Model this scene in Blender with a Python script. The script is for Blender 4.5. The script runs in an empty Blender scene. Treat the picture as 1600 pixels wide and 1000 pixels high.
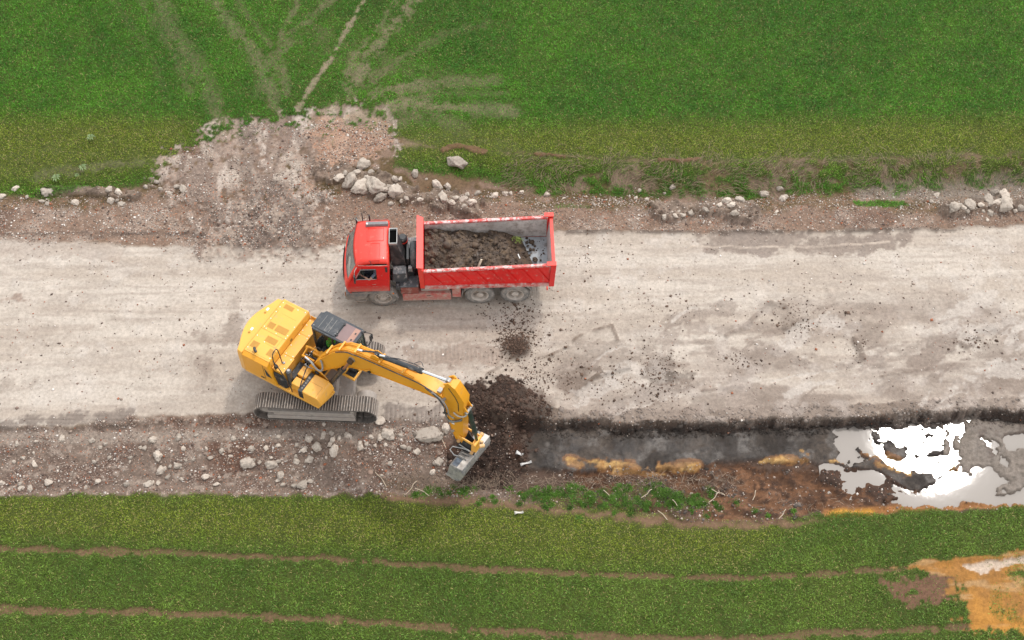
import bpy, bmesh, math, random
import numpy as np
from mathutils import Vector, Matrix
R = math.radians
random.seed(7)
sc = bpy.context.scene
# ------------------------------------------------------------------ camera
DEP = R(57.0); DIST = 51.5; FPX = 2200.0
CAM = np.array([0.0, -DIST*math.cos(DEP), DIST*math.sin(DEP)])
FW = np.array([0, math.cos(DEP), -math.sin(DEP)]); RT = np.array([1.0, 0, 0]); UP = np.cross(RT, FW)
cd = bpy.data.cameras.new("camera"); cam = bpy.data.objects.new("camera", cd)
sc.collection.objects.link(cam); sc.camera = cam
cam.location = CAM; cam.rotation_euler = (math.pi/2-DEP, 0, 0)
cd.sensor_width = 36; cd.lens = 36*FPX/1600; cd.clip_start = 1; cd.clip_end = 2000
# ------------------------------------------------------------------ sky + sun
SUN_EL, SUN_AZ = R(57.6), R(32)           # azimuth from +y towards +x
w = bpy.data.worlds.new("World"); sc.world = w; w.use_nodes = True
nt = w.node_tree; bg = nt.nodes["Background"]
sky = nt.nodes.new("ShaderNodeTexSky"); sky.sky_type = 'NISHITA'; sky.sun_disc = False
sky.sun_elevation = SUN_EL; sky.sun_rotation = SUN_AZ; sky.dust_density = 1.2; sky.air_density = 1
hs = nt.nodes.new("ShaderNodeHueSaturation"); hs.inputs["Saturation"].default_value = 0.10
nt.links.new(sky.outputs[0], hs.inputs["Color"]); nt.links.new(hs.outputs[0], bg.inputs[0])
bg.inputs[1].default_value = 0.15
sl = bpy.data.lights.new("sun", 'SUN'); so = bpy.data.objects.new("sun", sl); sc.collection.objects.link(so)
sl.energy = .72; sl.angle = R(4.2); sl.color = (1, .955, .89)
sd = Vector((math.sin(SUN_AZ)*math.cos(SUN_EL), math.cos(SUN_AZ)*math.cos(SUN_EL), math.sin(SUN_EL)))
so.rotation_euler = sd.to_track_quat('Z', 'Y').to_euler(); so.location = sd*60
sc.view_settings.view_transform = 'Standard'; sc.view_settings.look = 'None'
sc.view_settings.exposure = 1.27; sc.view_settings.gamma = 1

# ------------------------------------------------------------------ helpers
def P(u, v, z=0.0):                       # a measured point of the site at height z
    d = FW+RT*(u-800)/FPX-UP*(v-500)/FPX; t = (z-CAM[2])/d[2]; return CAM+d*t
def lin(r, g, b, k=1.0):
    f = lambda c: ((c/255+.055)/1.055)**2.4 if c > 10 else c/255/12.92
    return (f(r)/k, f(g)/k, f(b)/k)
_tab = np.random.RandomState(3).rand(8, 256, 256)
def vnoise(x, y, seed=0):
    T = _tab[seed % 8]; x = x+seed*17.3; y = y+seed*9.7
    xi = np.floor(x).astype(int); yi = np.floor(y).astype(int); fx = x-xi; fy = y-yi
    fx = fx*fx*(3-2*fx); fy = fy*fy*(3-2*fy)
    a = T[xi & 255, yi & 255]; b = T[(xi+1) & 255, yi & 255]; c = T[xi & 255, (yi+1) & 255]; d = T[(xi+1) & 255, (yi+1) & 255]
    return (a*(1-fx)+b*fx)*(1-fy)+(c*(1-fx)+d*fx)*fy
def fbm(x, y, s, seed=0, o=4, sy=None):   # 0..1 , s = size of the largest lumps in m
    sy = sy or s; t = 0; a = 1; n = 0
    for i in range(o):
        t = t+a*vnoise(x/s*2**i, y/sy*2**i, seed+i*3); n += a; a *= .55
    return t/n
def sst(a, b, x):
    t = np.clip((x-a)/(b-a), 0, 1); return t*t*(3-2*t)
def tag(o, label=None, cat=None, group=None, kind=None):
    if label: o["label"] = label
    if cat: o["category"] = cat
    if group: o["group"] = group
    if kind: o["kind"] = kind
    return o
def link(o, parent=None):
    sc.collection.objects.link(o)
    if parent: o.parent = parent
    return o
def empty(name, loc, rz=0, parent=None):
    o = bpy.data.objects.new(name, None); o.location = loc; o.rotation_euler = (0, 0, rz); o.empty_display_size = .2
    return link(o, parent)

# ------------------------------------------------------------------ materials
def mat(name, col, rough=.5, metal=0, var=.12, vs=3.0, dirt=None, damt=0.0, dz=None, bump=.0, bs=30, scratch=None, coat=0, spec=.5, samt=.62):
    m = bpy.data.materials.new(name); m.use_nodes = True; t = m.node_tree; N = t.nodes; L = t.links
    b = N["Principled BSDF"]; b.inputs["Roughness"].default_value = rough; b.inputs["Metallic"].default_value = metal
    b.inputs["Coat Weight"].default_value = coat; b.inputs["Specular IOR Level"].default_value = spec
    tc = N.new("ShaderNodeTexCoord")
    def noise(scale, det=4, ro=.6):
        n = N.new("ShaderNodeTexNoise"); n.inputs["Scale"].default_value = scale; n.inputs["Detail"].default_value = det
        n.inputs["Roughness"].default_value = ro; L.new(tc.outputs["Object"], n.inputs["Vector"]); return n.outputs["Fac"]
    def ramp(src, a, c):
        r = N.new("ShaderNodeMapRange"); r.inputs[1].default_value = a; r.inputs[2].default_value = c; L.new(src, r.inputs[0]); return r.outputs[0]
    def mix(f, a, c):
        x = N.new("ShaderNodeMix"); x.data_type = 'RGBA'; 
        if hasattr(f, 'links'): L.new(f, x.inputs[0])
        else: x.inputs[0].default_value = f
        for s, i in ((a, 6), (c, 7)):
            if hasattr(s, 'links'): L.new(s, x.inputs[i])
            else: x.inputs[i].default_value = (*s, 1)
        return x.outputs[2]
    c = mix(ramp(noise(vs), .3, .7), tuple(v*(1-var) for v in col), tuple(min(1, v*(1+var)) for v in col))
    if scratch: c = mix(ramp(noise(scratch[1], 8, .75), samt, samt+.04), c, scratch[0])
    if dirt:
        f = ramp(noise(4.5, 8, .7), .62-damt*.45, .8-damt*.3)
        if dz:
            s = N.new("ShaderNodeSeparateXYZ"); L.new(tc.outputs["Object"], s.inputs[0])
            g = ramp(s.outputs[2], dz[1], dz[0]); a = N.new("ShaderNodeMath"); a.operation = 'MAXIMUM'
            q = N.new("ShaderNodeMath"); q.operation = 'MULTIPLY'; L.new(g, q.inputs[0]); L.new(ramp(noise(9, 6, .7), .2, .6), q.inputs[1])
            L.new(f, a.inputs[0]); L.new(q.outputs[0], a.inputs[1]); f = a.outputs[0]
        c = mix(f, c, dirt)
        rr = N.new("ShaderNodeMapRange"); rr.inputs[3].default_value = rough; rr.inputs[4].default_value = .9; L.new(f, rr.inputs[0]); L.new(rr.outputs[0], b.inputs["Roughness"])
    L.new(c, b.inputs["Base Color"])
    if bump:
        bn = N.new("ShaderNodeBump"); bn.inputs["Strength"].default_value = bump; bn.inputs["Distance"].default_value = .03
        L.new(noise(bs, 6), bn.inputs["Height"]); L.new(bn.outputs[0], b.inputs["Normal"])
    return m
def ground_mat(name, pebbles=.5, bump=.6, fine=.35, spec=.25):
    m = bpy.data.materials.new(name); m.use_nodes = True; t = m.node_tree; N = t.nodes; L = t.links
    b = N["Principled BSDF"]; b.inputs["Specular IOR Level"].default_value = spec
    a = N.new("ShaderNodeAttribute"); a.attribute_name = "Col"; at = N.new("ShaderNodeAttribute"); at.attribute_name = "Aux"
    tc = N.new("ShaderNodeTexCoord"); sep = N.new("ShaderNodeSeparateColor"); L.new(at.outputs["Color"], sep.inputs[0])
    n1 = N.new("ShaderNodeTexNoise"); n1.inputs["Scale"].default_value = 9; n1.inputs["Detail"].default_value = 8; n1.inputs["Roughness"].default_value = .75
    L.new(tc.outputs["Object"], n1.inputs["Vector"])
    r = N.new("ShaderNodeMapRange"); r.inputs[1].default_value = .3; r.inputs[2].default_value = .7; r.inputs[3].default_value = 1-fine; r.inputs[4].default_value = 1+fine
    L.new(n1.outputs["Fac"], r.inputs[0])
    mu = N.new("ShaderNodeVectorMath"); mu.operation = 'SCALE'; L.new(a.outputs["Color"], mu.inputs[0]); L.new(r.outputs[0], mu.inputs["Scale"])
    vo = N.new("ShaderNodeTexVoronoi"); vo.inputs["Scale"].default_value = 17; L.new(tc.outputs["Object"], vo.inputs["Vector"])
    ds = N.new("ShaderNodeMath"); ds.operation = 'LESS_THAN'; L.new(vo.outputs["Distance"], ds.inputs[0])
    sc2 = N.new("ShaderNodeSeparateColor"); L.new(vo.outputs["Color"], sc2.inputs[0])
    th = N.new("ShaderNodeMath"); th.operation = 'MULTIPLY'; th.inputs[1].default_value = pebbles; L.new(sc2.outputs[0], th.inputs[0])
    th2 = N.new("ShaderNodeMath"); th2.operation = 'MULTIPLY'; L.new(th.outputs[0], th2.inputs[0]); L.new(sep.outputs[1], th2.inputs[1]); L.new(th2.outputs[0], ds.inputs[1])
    cr = N.new("ShaderNodeValToRGB"); e = cr.color_ramp.elements; e[0].position = 0; e[0].color = (.30, .22, .17, 1); e[1].position = 1; e[1].color = (.42, .38, .34, 1)
    x = e.new(.35); x.color = (.36, .17, .10, 1); x = e.new(.6); x.color = (.14, .11, .09, 1); cr.color_ramp.interpolation = 'CONSTANT'; L.new(sc2.outputs[1], cr.inputs[0])
    mx = N.new("ShaderNodeMix"); mx.data_type = 'RGBA'; L.new(ds.outputs[0], mx.inputs[0]); L.new(mu.outputs[0], mx.inputs[6]); L.new(cr.outputs[0], mx.inputs[7])
    L.new(mx.outputs[2], b.inputs["Base Color"])
    ro = N.new("ShaderNodeMapRange"); ro.inputs[3].default_value = .95; ro.inputs[4].default_value = .22; L.new(sep.outputs[0], ro.inputs[0]); L.new(ro.outputs[0], b.inputs["Roughness"])
    n2 = N.new("ShaderNodeTexNoise"); n2.inputs["Scale"].default_value = 14; n2.inputs["Detail"].default_value = 8; n2.inputs["Roughness"].default_value = .8; L.new(tc.outputs["Object"], n2.inputs["Vector"])
    bs = N.new("ShaderNodeMath"); bs.operation = 'MULTIPLY'; bs.inputs[1].default_value = bump; L.new(sep.outputs[2], bs.inputs[0])
    bn = N.new("ShaderNodeBump"); bn.inputs["Distance"].default_value = .06; L.new(bs.outputs[0], bn.inputs["Strength"]); L.new(n2.outputs["Fac"], bn.inputs["Height"]); L.new(bn.outputs[0], b.inputs["Normal"])
    return m
def attr_mat(name, rough=.7, spec=.3, trans=0):
    m = bpy.data.materials.new(name); m.use_nodes = True; N = m.node_tree.nodes; b = N["Principled BSDF"]
    a = N.new("ShaderNodeAttribute"); a.attribute_name = "Col"; m.node_tree.links.new(a.outputs["Color"], b.inputs["Base Color"])
    b.inputs["Roughness"].default_value = rough; b.inputs["Specular IOR Level"].default_value = spec
    return m

# ------------------------------------------------------------------ terrain fields
def axis(a, b, st, far, k=1.14):
    c = list(np.arange(a, b, st)); s = st; x = c[-1]
    while x < far: s *= k; x += s; c.append(x)
    s = st; x = c[0]; pre = []
    while x > -far: s *= k; x -= s; pre.append(x)
    return np.array(pre[::-1]+c)
GX = axis(-23.5, 23.5, .052, 900); GY = axis(-13.4, 17.8, .052, 900)
X, Y = np.meshgrid(GX, GY, indexing='ij')
def curve(pts, z=0.0):
    w_ = [P(p[0], p[1], p[2] if len(p) > 2 else z) for p in pts]
    w_.sort(key=lambda q: q[0])
    xs = [q[0] for q in w_]
    return np.interp(X, xs, [q[1] for q in w_]), np.interp(X, xs, [q[2] for q in w_])
wob = (fbm(X, Y, 1.6, 1, 5)-.5)*.9
wob2 = (fbm(X, Y, .5, 2, 4)-.5)*.35
c_lip = curve([(-60, 240), (200, 240), (250, 245), (300, 228), (420, 205), (580, 215), (650, 228), (760, 240), (860, 246), (1000, 252), (1200, 252), (1400, 245), (1660, 240)], .1)
c_bot = curve([(-60, 312, -.05), (250, 298, -.05), (300, 292, 0), (600, 295, 0), (700, 298, -.1), (860, 304, -.3), (1050, 308, -.32), (1200, 307, -.32), (1400, 300, -.34), (1660, 288, -.34)])
c_sh = curve([(-60, 328), (300, 318), (500, 318), (860, 325), (1100, 330), (1400, 328), (1660, 322)], -.02)
c_rt = curve([(-60, 372), (300, 386), (500, 388), (620, 372), (870, 362), (1200, 364), (1660, 352)], -.04)
c_rc = curve([(-60, 510), (1660, 500)], .06)
RB = [(-60, 668), (100, 664), (200, 654), (300, 648), (400, 646), (600, 655), (700, 650), (770, 648), (850, 656), (960, 660), (1100, 656), (1300, 652), (1400, 646), (1500, 640), (1660, 636)]
c_rb = curve(RB, 0.0)
c_wf = curve([(-60, 676, -.08), (300, 668, -.08), (600, 668, -.08), (690, 668, -.1), (740, 664, -.2), (860, 673, -.45), (960, 678, -.5), (1100, 674, -.5), (1300, 670, -.5), (1400, 665, -.5), (1500, 659, -.5), (1660, 655, -.5)])
c_wf = (c_wf[0]+(fbm(X, Y*0, 1.3, 4, 4)-.5)*.9*(X > 2), c_wf[1])
c_fl = curve([(-60, 764, -.4), (300, 760, -.4), (600, 764, -.4), (720, 748, -.5), (850, 738, -.5), (900, 736, -.5), (1060, 730, -.5), (1120, 718, -.5), (1200, 720, -.5), (1300, 724, -.5), (1380, 744, -.5), (1450, 777, -.5), (1500, 786, -.5), (1660, 788, -.5)])
c_bk = curve([(-60, 773), (300, 773), (450, 776), (600, 772), (700, 775), (850, 788), (1000, 797), (1100, 812), (1200, 812), (1300, 806), (1400, 800), (1500, 797), (1660, 791)], -.3)
CV = [(Y*0+900, Y*0+.2), (c_lip[0]+2, Y*0+.15), c_lip, c_bot, c_sh, c_rt, c_rc, c_rb, c_wf, c_fl, c_bk, (c_bk[0]-1.2, Y*0-.28), (Y*0-900, Y*0-.28)]
Yp = Y+wob*.35+wob2*.5+(fbm(X, Y, .25, 5, 3)-.5)*.22*(X > 1)
Z = np.zeros_like(X); Z[:] = -.28
for k in range(len(CV)-1):
    ya, za = CV[k]; yb, zb = CV[k+1]; yb = np.minimum(yb, ya-.04)
    t = (ya-Yp)/(ya-yb); mk = (t >= 0) & (t <= 1)
    if 1 < k < 11: t = t*t*(3-2*t)
    Z = np.where(mk, za*(1-t)+zb*t, Z)
def above(c, s=.15, wb=.6): return sst(-s, s, Y+wob*wb+wob2-c[0])          # 1 far side of the curve
def between(ca, cb, s=.15, wb=.6): return above(cb, s, wb)*(1-above(ca, s, wb))
def pl(pts, wd, z=0.0, soft=.5):         # soft stroke along a polyline, width in m
    w_ = [P(p[0], p[1], z)[:2] for p in pts]; w_ = np.array(w_); m = wd*2+.3
    ix = (GX > w_[:, 0].min()-m) & (GX < w_[:, 0].max()+m); iy = (GY > w_[:, 1].min()-m) & (GY < w_[:, 1].max()+m)
    out = np.zeros_like(X); sub = np.ix_(ix, iy); xs = X[sub]; ys = Y[sub]; d = np.full(xs.shape, 1e9)
    xs = xs+(wob[sub])*.25+wob2[sub]*.4; ys = ys+wob2[sub]*.6
    for a, b in zip(w_[:-1], w_[1:]):
        ab = b-a; t = np.clip(((xs-a[0])*ab[0]+(ys-a[1])*ab[1])/(ab@ab+1e-9), 0, 1)
        d = np.minimum(d, np.hypot(xs-a[0]-t*ab[0], ys-a[1]-t*ab[1]))
    out[sub] = 1-sst(wd*(1-soft), wd*(1+soft), d); return out
def pg(pts, soft=.25, z=0.0, wb=1.0):    # soft polygon
    w_ = np.array([P(p[0], p[1], z)[:2] for p in pts]); m = soft*2+.6
    ix = (GX > w_[:, 0].min()-m) & (GX < w_[:, 0].max()+m); iy = (GY > w_[:, 1].min()-m) & (GY < w_[:, 1].max()+m)
    out = np.zeros_like(X); sub = np.ix_(ix, iy); xs = X[sub]+wob[sub]*.7*wb+wob2[sub]*wb; ys = Y[sub]+wob2[sub]*1.3*wb-wob[sub]*.5*wb
    ins = np.zeros(xs.shape, bool); d = np.full(xs.shape, 1e9); n = len(w_)
    for i in range(n):
        a = w_[i]; b = w_[(i+1) % n]; ab = b-a
        c = ((a[1] > ys) != (b[1] > ys)) & (xs < (b[0]-a[0])*(ys-a[1])/(b[1]-a[1]+1e-12)+a[0]); ins ^= c
        t = np.clip(((xs-a[0])*ab[0]+(ys-a[1])*ab[1])/(ab@ab+1e-9), 0, 1)
        d = np.minimum(d, np.hypot(xs-a[0]-t*ab[0], ys-a[1]-t*ab[1]))
    sd_ = np.where(ins, d, -d); out[sub] = sst(-soft, soft, sd_); return out
def blob(u, v, r, z=0.0, asp=1.0):
    p = P(u, v, z); d = np.hypot(X-p[0]+wob*.6, (Y-p[1]+wob2)*asp)+wob*.3; return 1-sst(r*.3, r, d)
n_b = fbm(X, Y, .7, 4, 5); n_c = fbm(X, Y, .25, 5, 3); n_d = fbm(X, Y, .12, 6, 2)
def nb(m, k=.9): return sst(.33, .67, m+((n_b-.5)*2.2+(n_c-.5)*1.6+(n_d-.5)*.9)*k*np.minimum(1, m*4))*(m > .01)
KK = 1.62
def S(r, g, b): return np.array(lin(r, g, b, KK))
COL = np.zeros(X.shape+(3,)); WET = np.zeros_like(X); PEB = np.zeros_like(X); BMP = np.ones_like(X)*.5; GR = np.zeros_like(X)
def paint(m, c):
    global COL
    c = np.asarray(c); COL = COL*(1-m[..., None])+c*m[..., None]
n_a = fbm(X, Y, 2.5, 3, 5); n_s = fbm(X, Y, 5, 6, 5, .55); n_t = fbm(X, Y, 1.8, 0, 5, .16)
# fields
soil = S(120, 96, 68)
paint(np.ones_like(X), soil); paint(sst(.45, .65, n_b), S(104, 84, 58))
far = above(c_lip, .3); near = 1-above(c_bk, .15, .35)
# verge between field and road
vg = between(c_lip, c_rt, .2)
paint(vg, S(148, 123, 106)); paint(vg*sst(.45, .62, n_b), S(172, 150, 134)); paint(vg*sst(.55, .7, n_a), S(124, 100, 86))
ditch = between(c_lip, c_sh, .25, 1.0)
paint(ditch*sst(.3, .5, n_b), S(104, 86, 58)); paint(ditch*sst(.5, .66, n_a), S(128, 104, 80))
PEB += vg*between(c_bot, c_rt, .4)*.9
# road
rd = between(c_rt, c_rb, .1, .25)
road_c = S(214, 201, 187)[None, None]*(1-sst(.35, .65, n_s)[..., None])+S(198, 183, 168)*sst(.35, .65, n_s)[..., None]
paint(rd, road_c); paint(rd*sst(.5, .68, n_t)*.5, S(182, 167, 154)); paint(rd*sst(.55, .75, n_b)*.4, S(222, 211, 200)); paint(rd*sst(.62, .8, n_a)*.35, S(184, 170, 156))
PEB += rd*.05; BMP = BMP*(1-rd)+.28*rd
# lower verge left of the dig
lv = between(c_rb, c_bk, .12, .4)
paint(lv, S(140, 121, 108)); paint(lv*sst(.42, .62, n_b), S(126, 104, 92)); paint(lv*sst(.55, .72, n_a), S(118, 90, 76)); paint(lv*sst(.6, .7, n_c), S(168, 150, 136))
PEB += lv*.8; BMP += lv*.3
paint(pl([(-60, 684), (250, 680), (600, 674), (690, 672)], .22)*.75, S(176, 160, 146))
# the trench
tr = lv*pg([(800, 640), (860, 645), (1660, 625), (1660, 830), (1000, 830), (860, 800), (790, 760)], .5)
paint(tr, S(100, 80, 68))
flr = between(c_wf, c_fl, .12, .5)*pg([(800, 640), (1660, 620), (1660, 830), (830, 760)], .35)
paint(flr, S(92, 86, 82)); paint(flr*sst(.42, .55, fbm(X, Y, .8, 2, 5)), S(64, 58, 55)); paint(flr*sst(.56, .62, fbm(X, Y, 1.0, 7, 5)), S(122, 119, 118))  # the palest grey paints in the sheen of the wet floor
paint(flr*pg([(960, 700), (1120, 690), (1300, 660), (1290, 720), (1100, 722), (980, 715)], .4)*.6, S(112, 103, 98))
paint(flr*pg([(1490, 640), (1660, 640), (1660, 810), (1560, 800), (1500, 740)], .5), S(142, 130, 119))
fl2 = nb(flr, .2); paint(fl2, S(88, 77, 68)); paint(fl2*sst(.42, .66, fbm(X, Y, .9, 2, 6)), S(56, 48, 42)); paint(fl2*sst(.52, .68, fbm(X, Y, .45, 7, 6))*.9*(X < P(1480, 700)[0]), S(116, 109, 103)); paint(fl2*sst(.56, .7, n_c)*.8, S(60, 53, 49)); paint(fl2*sst(.5, .62, fbm(X, Y, .3, 2, 4, 1.4))*.4, S(74, 66, 60)); paint(fl2*(X > P(1480, 700)[0]), S(140, 128, 117)); paint(fl2*(X > P(1480, 700)[0])*sst(.5, .62, n_b), S(112, 98, 88)); Z += flr*(n_c-.5)*.06  # lighter grey patches are wet sheen put into the floor colour
WET += flr*(.35+.65*sst(.4, .6, n_b)); PEB *= (1-tr*.8)*(1-flr)
wall = between(c_rb, c_wf, .08, .35)*pg([(830, 630), (1660, 610), (1660, 690), (830, 700)], .3)
paint(wall, S(84, 70, 62)); BMP += wall*.5
brim = pl([(p[0], p[1]-8) for p in RB if p[0] > 820], .28); brim = nb(brim, .7); paint(brim*.8, S(124, 104, 90)); paint(brim*sst(.5, .62, n_c)*.7, S(84, 68, 58)); BMP += brim*.3
bank = between(c_fl, c_bk, .15, .5)*pg([(880, 720), (1100, 715), (1400, 725), (1480, 760), (1440, 790), (1380, 830), (1100, 840), (900, 800)], .4)
bank = nb(bank, .5); paint(bank, S(114, 80, 57)); paint(bank*sst(.45, .6, n_b), S(84, 60, 46)); paint(bank*sst(.5, .66, n_a), S(136, 98, 72)); paint(bank*sst(.55, .66, n_c)*.8, S(66, 48, 38)); paint(bank*sst(.5, .62, fbm(X, Y, .5, 1, 4, .16))*.6, S(74, 54, 42))
WET += bank*.35*sst(.4, .6, n_b)
for pts, wd in (([(890, 722), (940, 728), (1000, 734), (1060, 733), (1090, 730)], .24), ([(960, 737), (1040, 742)], .15), ([(1185, 724), (1225, 718), (1262, 722)], .15), ([(1250, 706), (1262, 712)], .12), ([(1290, 722), (1315, 722)], .13), ([(1360, 708), (1400, 725), (1450, 735), (1490, 728)], .28), ([(1370, 730), (1430, 740)], .2)):
    m = nb(pl(pts, wd*.52, -.48, .95), .9)*(.25+.75*sst(.4, .52, fbm(X, Y, 1.1, 3, 5, .3))); paint(nb(pl(pts, wd*.85, -.48, .95), 1.0)*.8, S(140, 96, 56)); paint(m*.92, S(206, 166, 108)); paint(m*sst(.55, .65, n_c)*.7, S(160, 112, 62)); WET *= 1-m; Z += m*.07
paint(pl([(1290, 802), (1400, 796), (1500, 790), (1660, 788)], .16, -.35)*.85, S(178, 124, 74))
paint(pl([(1300, 804), (1360, 802)], .16, -.35), S(214, 156, 70))
# spoil heap at the dig
pk = P(778, 628, .3); Z_h = 0
heap = pg([(735, 610), (770, 592), (800, 592), (830, 615), (860, 640), (835, 680), (815, 720), (790, 760), (730, 760), (695, 720), (700, 690), (715, 660)], .45)
hh = np.exp(-((X-pk[0])**2/.8+(Y-pk[1])**2/.8))*.5
hp2 = P(845, 640); hh += np.exp(-((X-hp2[0])**2/1.2+(Y-hp2[1])**2/.25))*.07
Z += hh*sst(0, .5, heap)+heap*(n_b-.5)*.35+heap*(n_c-.5)*.16
hole = P(735, 735, -.4); Z -= np.exp(-((X-hole[0]-.1)**2/.9+(Y-hole[1])**2/.5))*.35
heap = nb(heap, .55); paint(heap, S(76, 61, 53)); paint(heap*sst(.42, .6, n_b), S(56, 44, 38)); paint(heap*sst(.6, .75, n_a), S(98, 68, 52)); paint(heap*sst(.62, .7, n_c), S(100, 84, 73))
PEB *= (1-heap*.7); BMP += heap*.6
paint(pg([(830, 590), (900, 560), (960, 560), (1000, 600), (960, 640), (860, 655), (820, 640)], .6)*sst(.4, .65, n_b)*.85, S(116, 98, 86))
# gravel entry of the field track
en = pg([(255, 248), (300, 238), (312, 214), (372, 192), (470, 186), (530, 172), (580, 168), (600, 195), (605, 240), (560, 262), (500, 290), (505, 392), (325, 392), (300, 335), (240, 300)], 1.0); en = sst(.22, .78, en+((n_b-.5)*1.6+(n_c-.5)*1.8+(n_d-.5)*1.4)*np.minimum(1, en*4))
paint(en, S(172, 151, 136)); paint(en*sst(.42, .6, n_b), S(196, 180, 165)); paint(en*sst(.5, .66, n_a), S(150, 131, 118)); paint(en*sst(.5, .62, fbm(X, Y, .5, 3, 5, 2.2)), S(146, 126, 113)); paint(en*sst(.55, .68, fbm(X, Y, .35, 1, 4, 1.6))*.7, S(214, 198, 184))
en2 = pg([(500, 190), (590, 190), (605, 240), (560, 262), (490, 290), (480, 230)], .7); en2 = nb(en2); paint(en2*.7, S(188, 148, 122)); PEB += en*.55+en2*.6
md = nb(pl([(505, 275), (545, 275), (590, 290), (640, 305), (700, 315), (740, 325)], .42, 0, .8), .7)+nb(pl([(1040, 325), (1100, 318), (1165, 326)], .5, 0, .8), .7)+nb(pl([(1480, 325), (1540, 315), (1620, 318)], .4, 0, .8), .7)+nb(pl([(60, 300), (140, 298), (210, 306)], .2), .7); md = md.clip(0, 1)
paint(md*.8, S(164, 144, 128)); paint(md*sst(.5, .65, n_c)*.8, S(112, 96, 84)); PEB *= 1-md*.5
Z = Z*(1-en*.8)+en*.8*.06
for pts, wd, c in (([(378, 190), (385, 230), (388, 300), (395, 330)], .28, (140, 118, 102)), ([(452, 190), (470, 220), (485, 260)], .22, (128, 108, 96)), ([(303, 215), (308, 240)], .22, (122, 92, 74)),
                   ([(330, 225), (370, 260), (400, 300)], .16, (138, 120, 108)), ([(325, 320), (350, 375)], .22, (146, 128, 115)), ([(425, 290), (445, 320)], .22, (112, 98, 90)), ([(400, 380), (440, 345), (465, 320)], .34, (126, 114, 106)),
                   ([(375, 385), (385, 340)], .32, (128, 115, 106)), ([(470, 385), (470, 330)], .36, (132, 120, 112)), ([(395, 335), (425, 385)], .25, (122, 108, 100)), ([(420, 150), (445, 170)], .1, (130, 110, 90)),
                   ([(560, 190), (585, 172)], .34, (132, 108, 92)), ([(490, 190), (520, 152)], .24, (142, 116, 94)), ([(140, 370), (230, 362), (330, 372)], .1, (120, 104, 94)), ([(300, 235), (262, 240), (225, 240)], .14, (110, 82, 62))):
    m = pl(pts, wd); w_ = np.array([P(*q)[:2] for q in pts]); dd = w_[-1]-w_[0]; dd /= np.hypot(*dd)
    rib = .5+.5*np.sin((X*dd[0]+Y*dd[1])*2*math.pi/.21+wob2*6); rib *= sst(.4, .6, n_a)
    m = m*(.55+.45*sst(.35, .55, n_b)); paint(m*(.65+.3*rib*(wd > .2)), S(*c)); Z -= m*(.03+.04*rib*(wd > .2))
rut = nb(pg([(372, 300), (400, 285), (450, 290), (482, 330), (486, 384), (380, 390), (345, 384), (365, 340)], .5), .7)+nb(pg([(372, 195), (400, 195), (402, 300), (380, 300)], .25), .6)*.8
rut = rut.clip(0, 1)*en; paint(rut*.8, S(134, 117, 106)); rr2 = .5+.5*np.sin((X*.94+Y*.34)*2*math.pi/.24+wob2*5); paint(rut*rr2*sst(.42, .56, n_b)*.5, S(108, 95, 87)); Z -= rut*rr2*.025; paint(rut*sst(.54, .64, n_c)*.7, S(182, 164, 148))
# stains, windrows and tracks on the road
for pts, a, c in (([(1090, 364), (1300, 366), (1430, 362), (1420, 386), (1300, 396), (1110, 392)], .75, (142, 126, 115)), ([(-40, 462), (30, 462), (40, 474), (-40, 480)], .7, (150, 125, 110)),
                  ([(60, 512), (150, 512), (140, 532), (60, 536)], .4, (170, 154, 140)), ([(0, 596), (60, 592), (50, 608), (0, 612)], .5, (160, 145, 132)), ([(-40, 376), (120, 374), (200, 388), (180, 402), (-40, 400)], .5, (176, 158, 144)),
                  ([(305, 520), (325, 520), (330, 560), (335, 610), (300, 620), (310, 570)], .55, (150, 132, 120)), ([(335, 520), (350, 505), (380, 500), (378, 530), (340, 535)], .6, (150, 134, 122)), ([(360, 460), (372, 458), (374, 490), (362, 510)], .5, (160, 145, 132)),
                  ([(640, 545), (700, 540), (790, 545), (790, 568), (700, 572), (645, 566)], .62, (164, 143, 128)), ([(600, 636), (695, 634), (695, 662), (600, 664)], .8, (134, 121, 112)),
                  ([(900, 535), (960, 530), (980, 540), (940, 560), (890, 580), (850, 590), (860, 560)], .62, (160, 145, 132)), ([(1010, 560), (1050, 560), (1060, 600), (1030, 610), (1005, 590)], .6, (110, 97, 88)), ([(1055, 588), (1085, 588), (1080, 606), (1050, 606)], .6, (96, 82, 72)),
                  ([(1190, 480), (1300, 470), (1400, 488), (1420, 520), (1340, 535), (1220, 520)], .55, (174, 158, 144)), ([(1190, 412), (1290, 412), (1290, 432), (1200, 436)], .4, (188, 172, 156)), ([(1545, 495), (1640, 485), (1640, 520), (1560, 515)], .6, (158, 142, 130)),
                  ([(1150, 552), (1190, 548), (1200, 575), (1160, 572)], .5, (140, 124, 112)), ([(1100, 540), (1160, 530), (1220, 545), (1200, 590), (1100, 600)], .45, (172, 156, 144)), ([(1375, 590), (1450, 575), (1440, 600), (1380, 610)], .55, (160, 145, 133)),
                  ([(1310, 585), (1370, 575), (1500, 560), (1600, 540), (1660, 540), (1660, 590), (1500, 590), (1400, 600), (1320, 610)], .45, (170, 155, 143)), ([(860, 600), (1000, 600), (1200, 610), (1660, 595), (1660, 640), (1100, 655), (880, 655)], .45, (180, 162, 148)),
                  ([(-60, 656), (100, 652), (200, 646), (195, 660), (0, 672), (-60, 674)], .8, (140, 126, 116)), ([(880, 600), (960, 590), (950, 612), (880, 620)], .5, (120, 102, 90)), ([(1000, 615), (1060, 600), (1100, 610), (1060, 640), (960, 640)], .4, (150, 132, 120))):
    paint(nb(pg(pts, .4, 0, .8), .8)*a*(.7+.5*sst(.3, .6, n_b)).clip(0, 1), S(*c))
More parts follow.
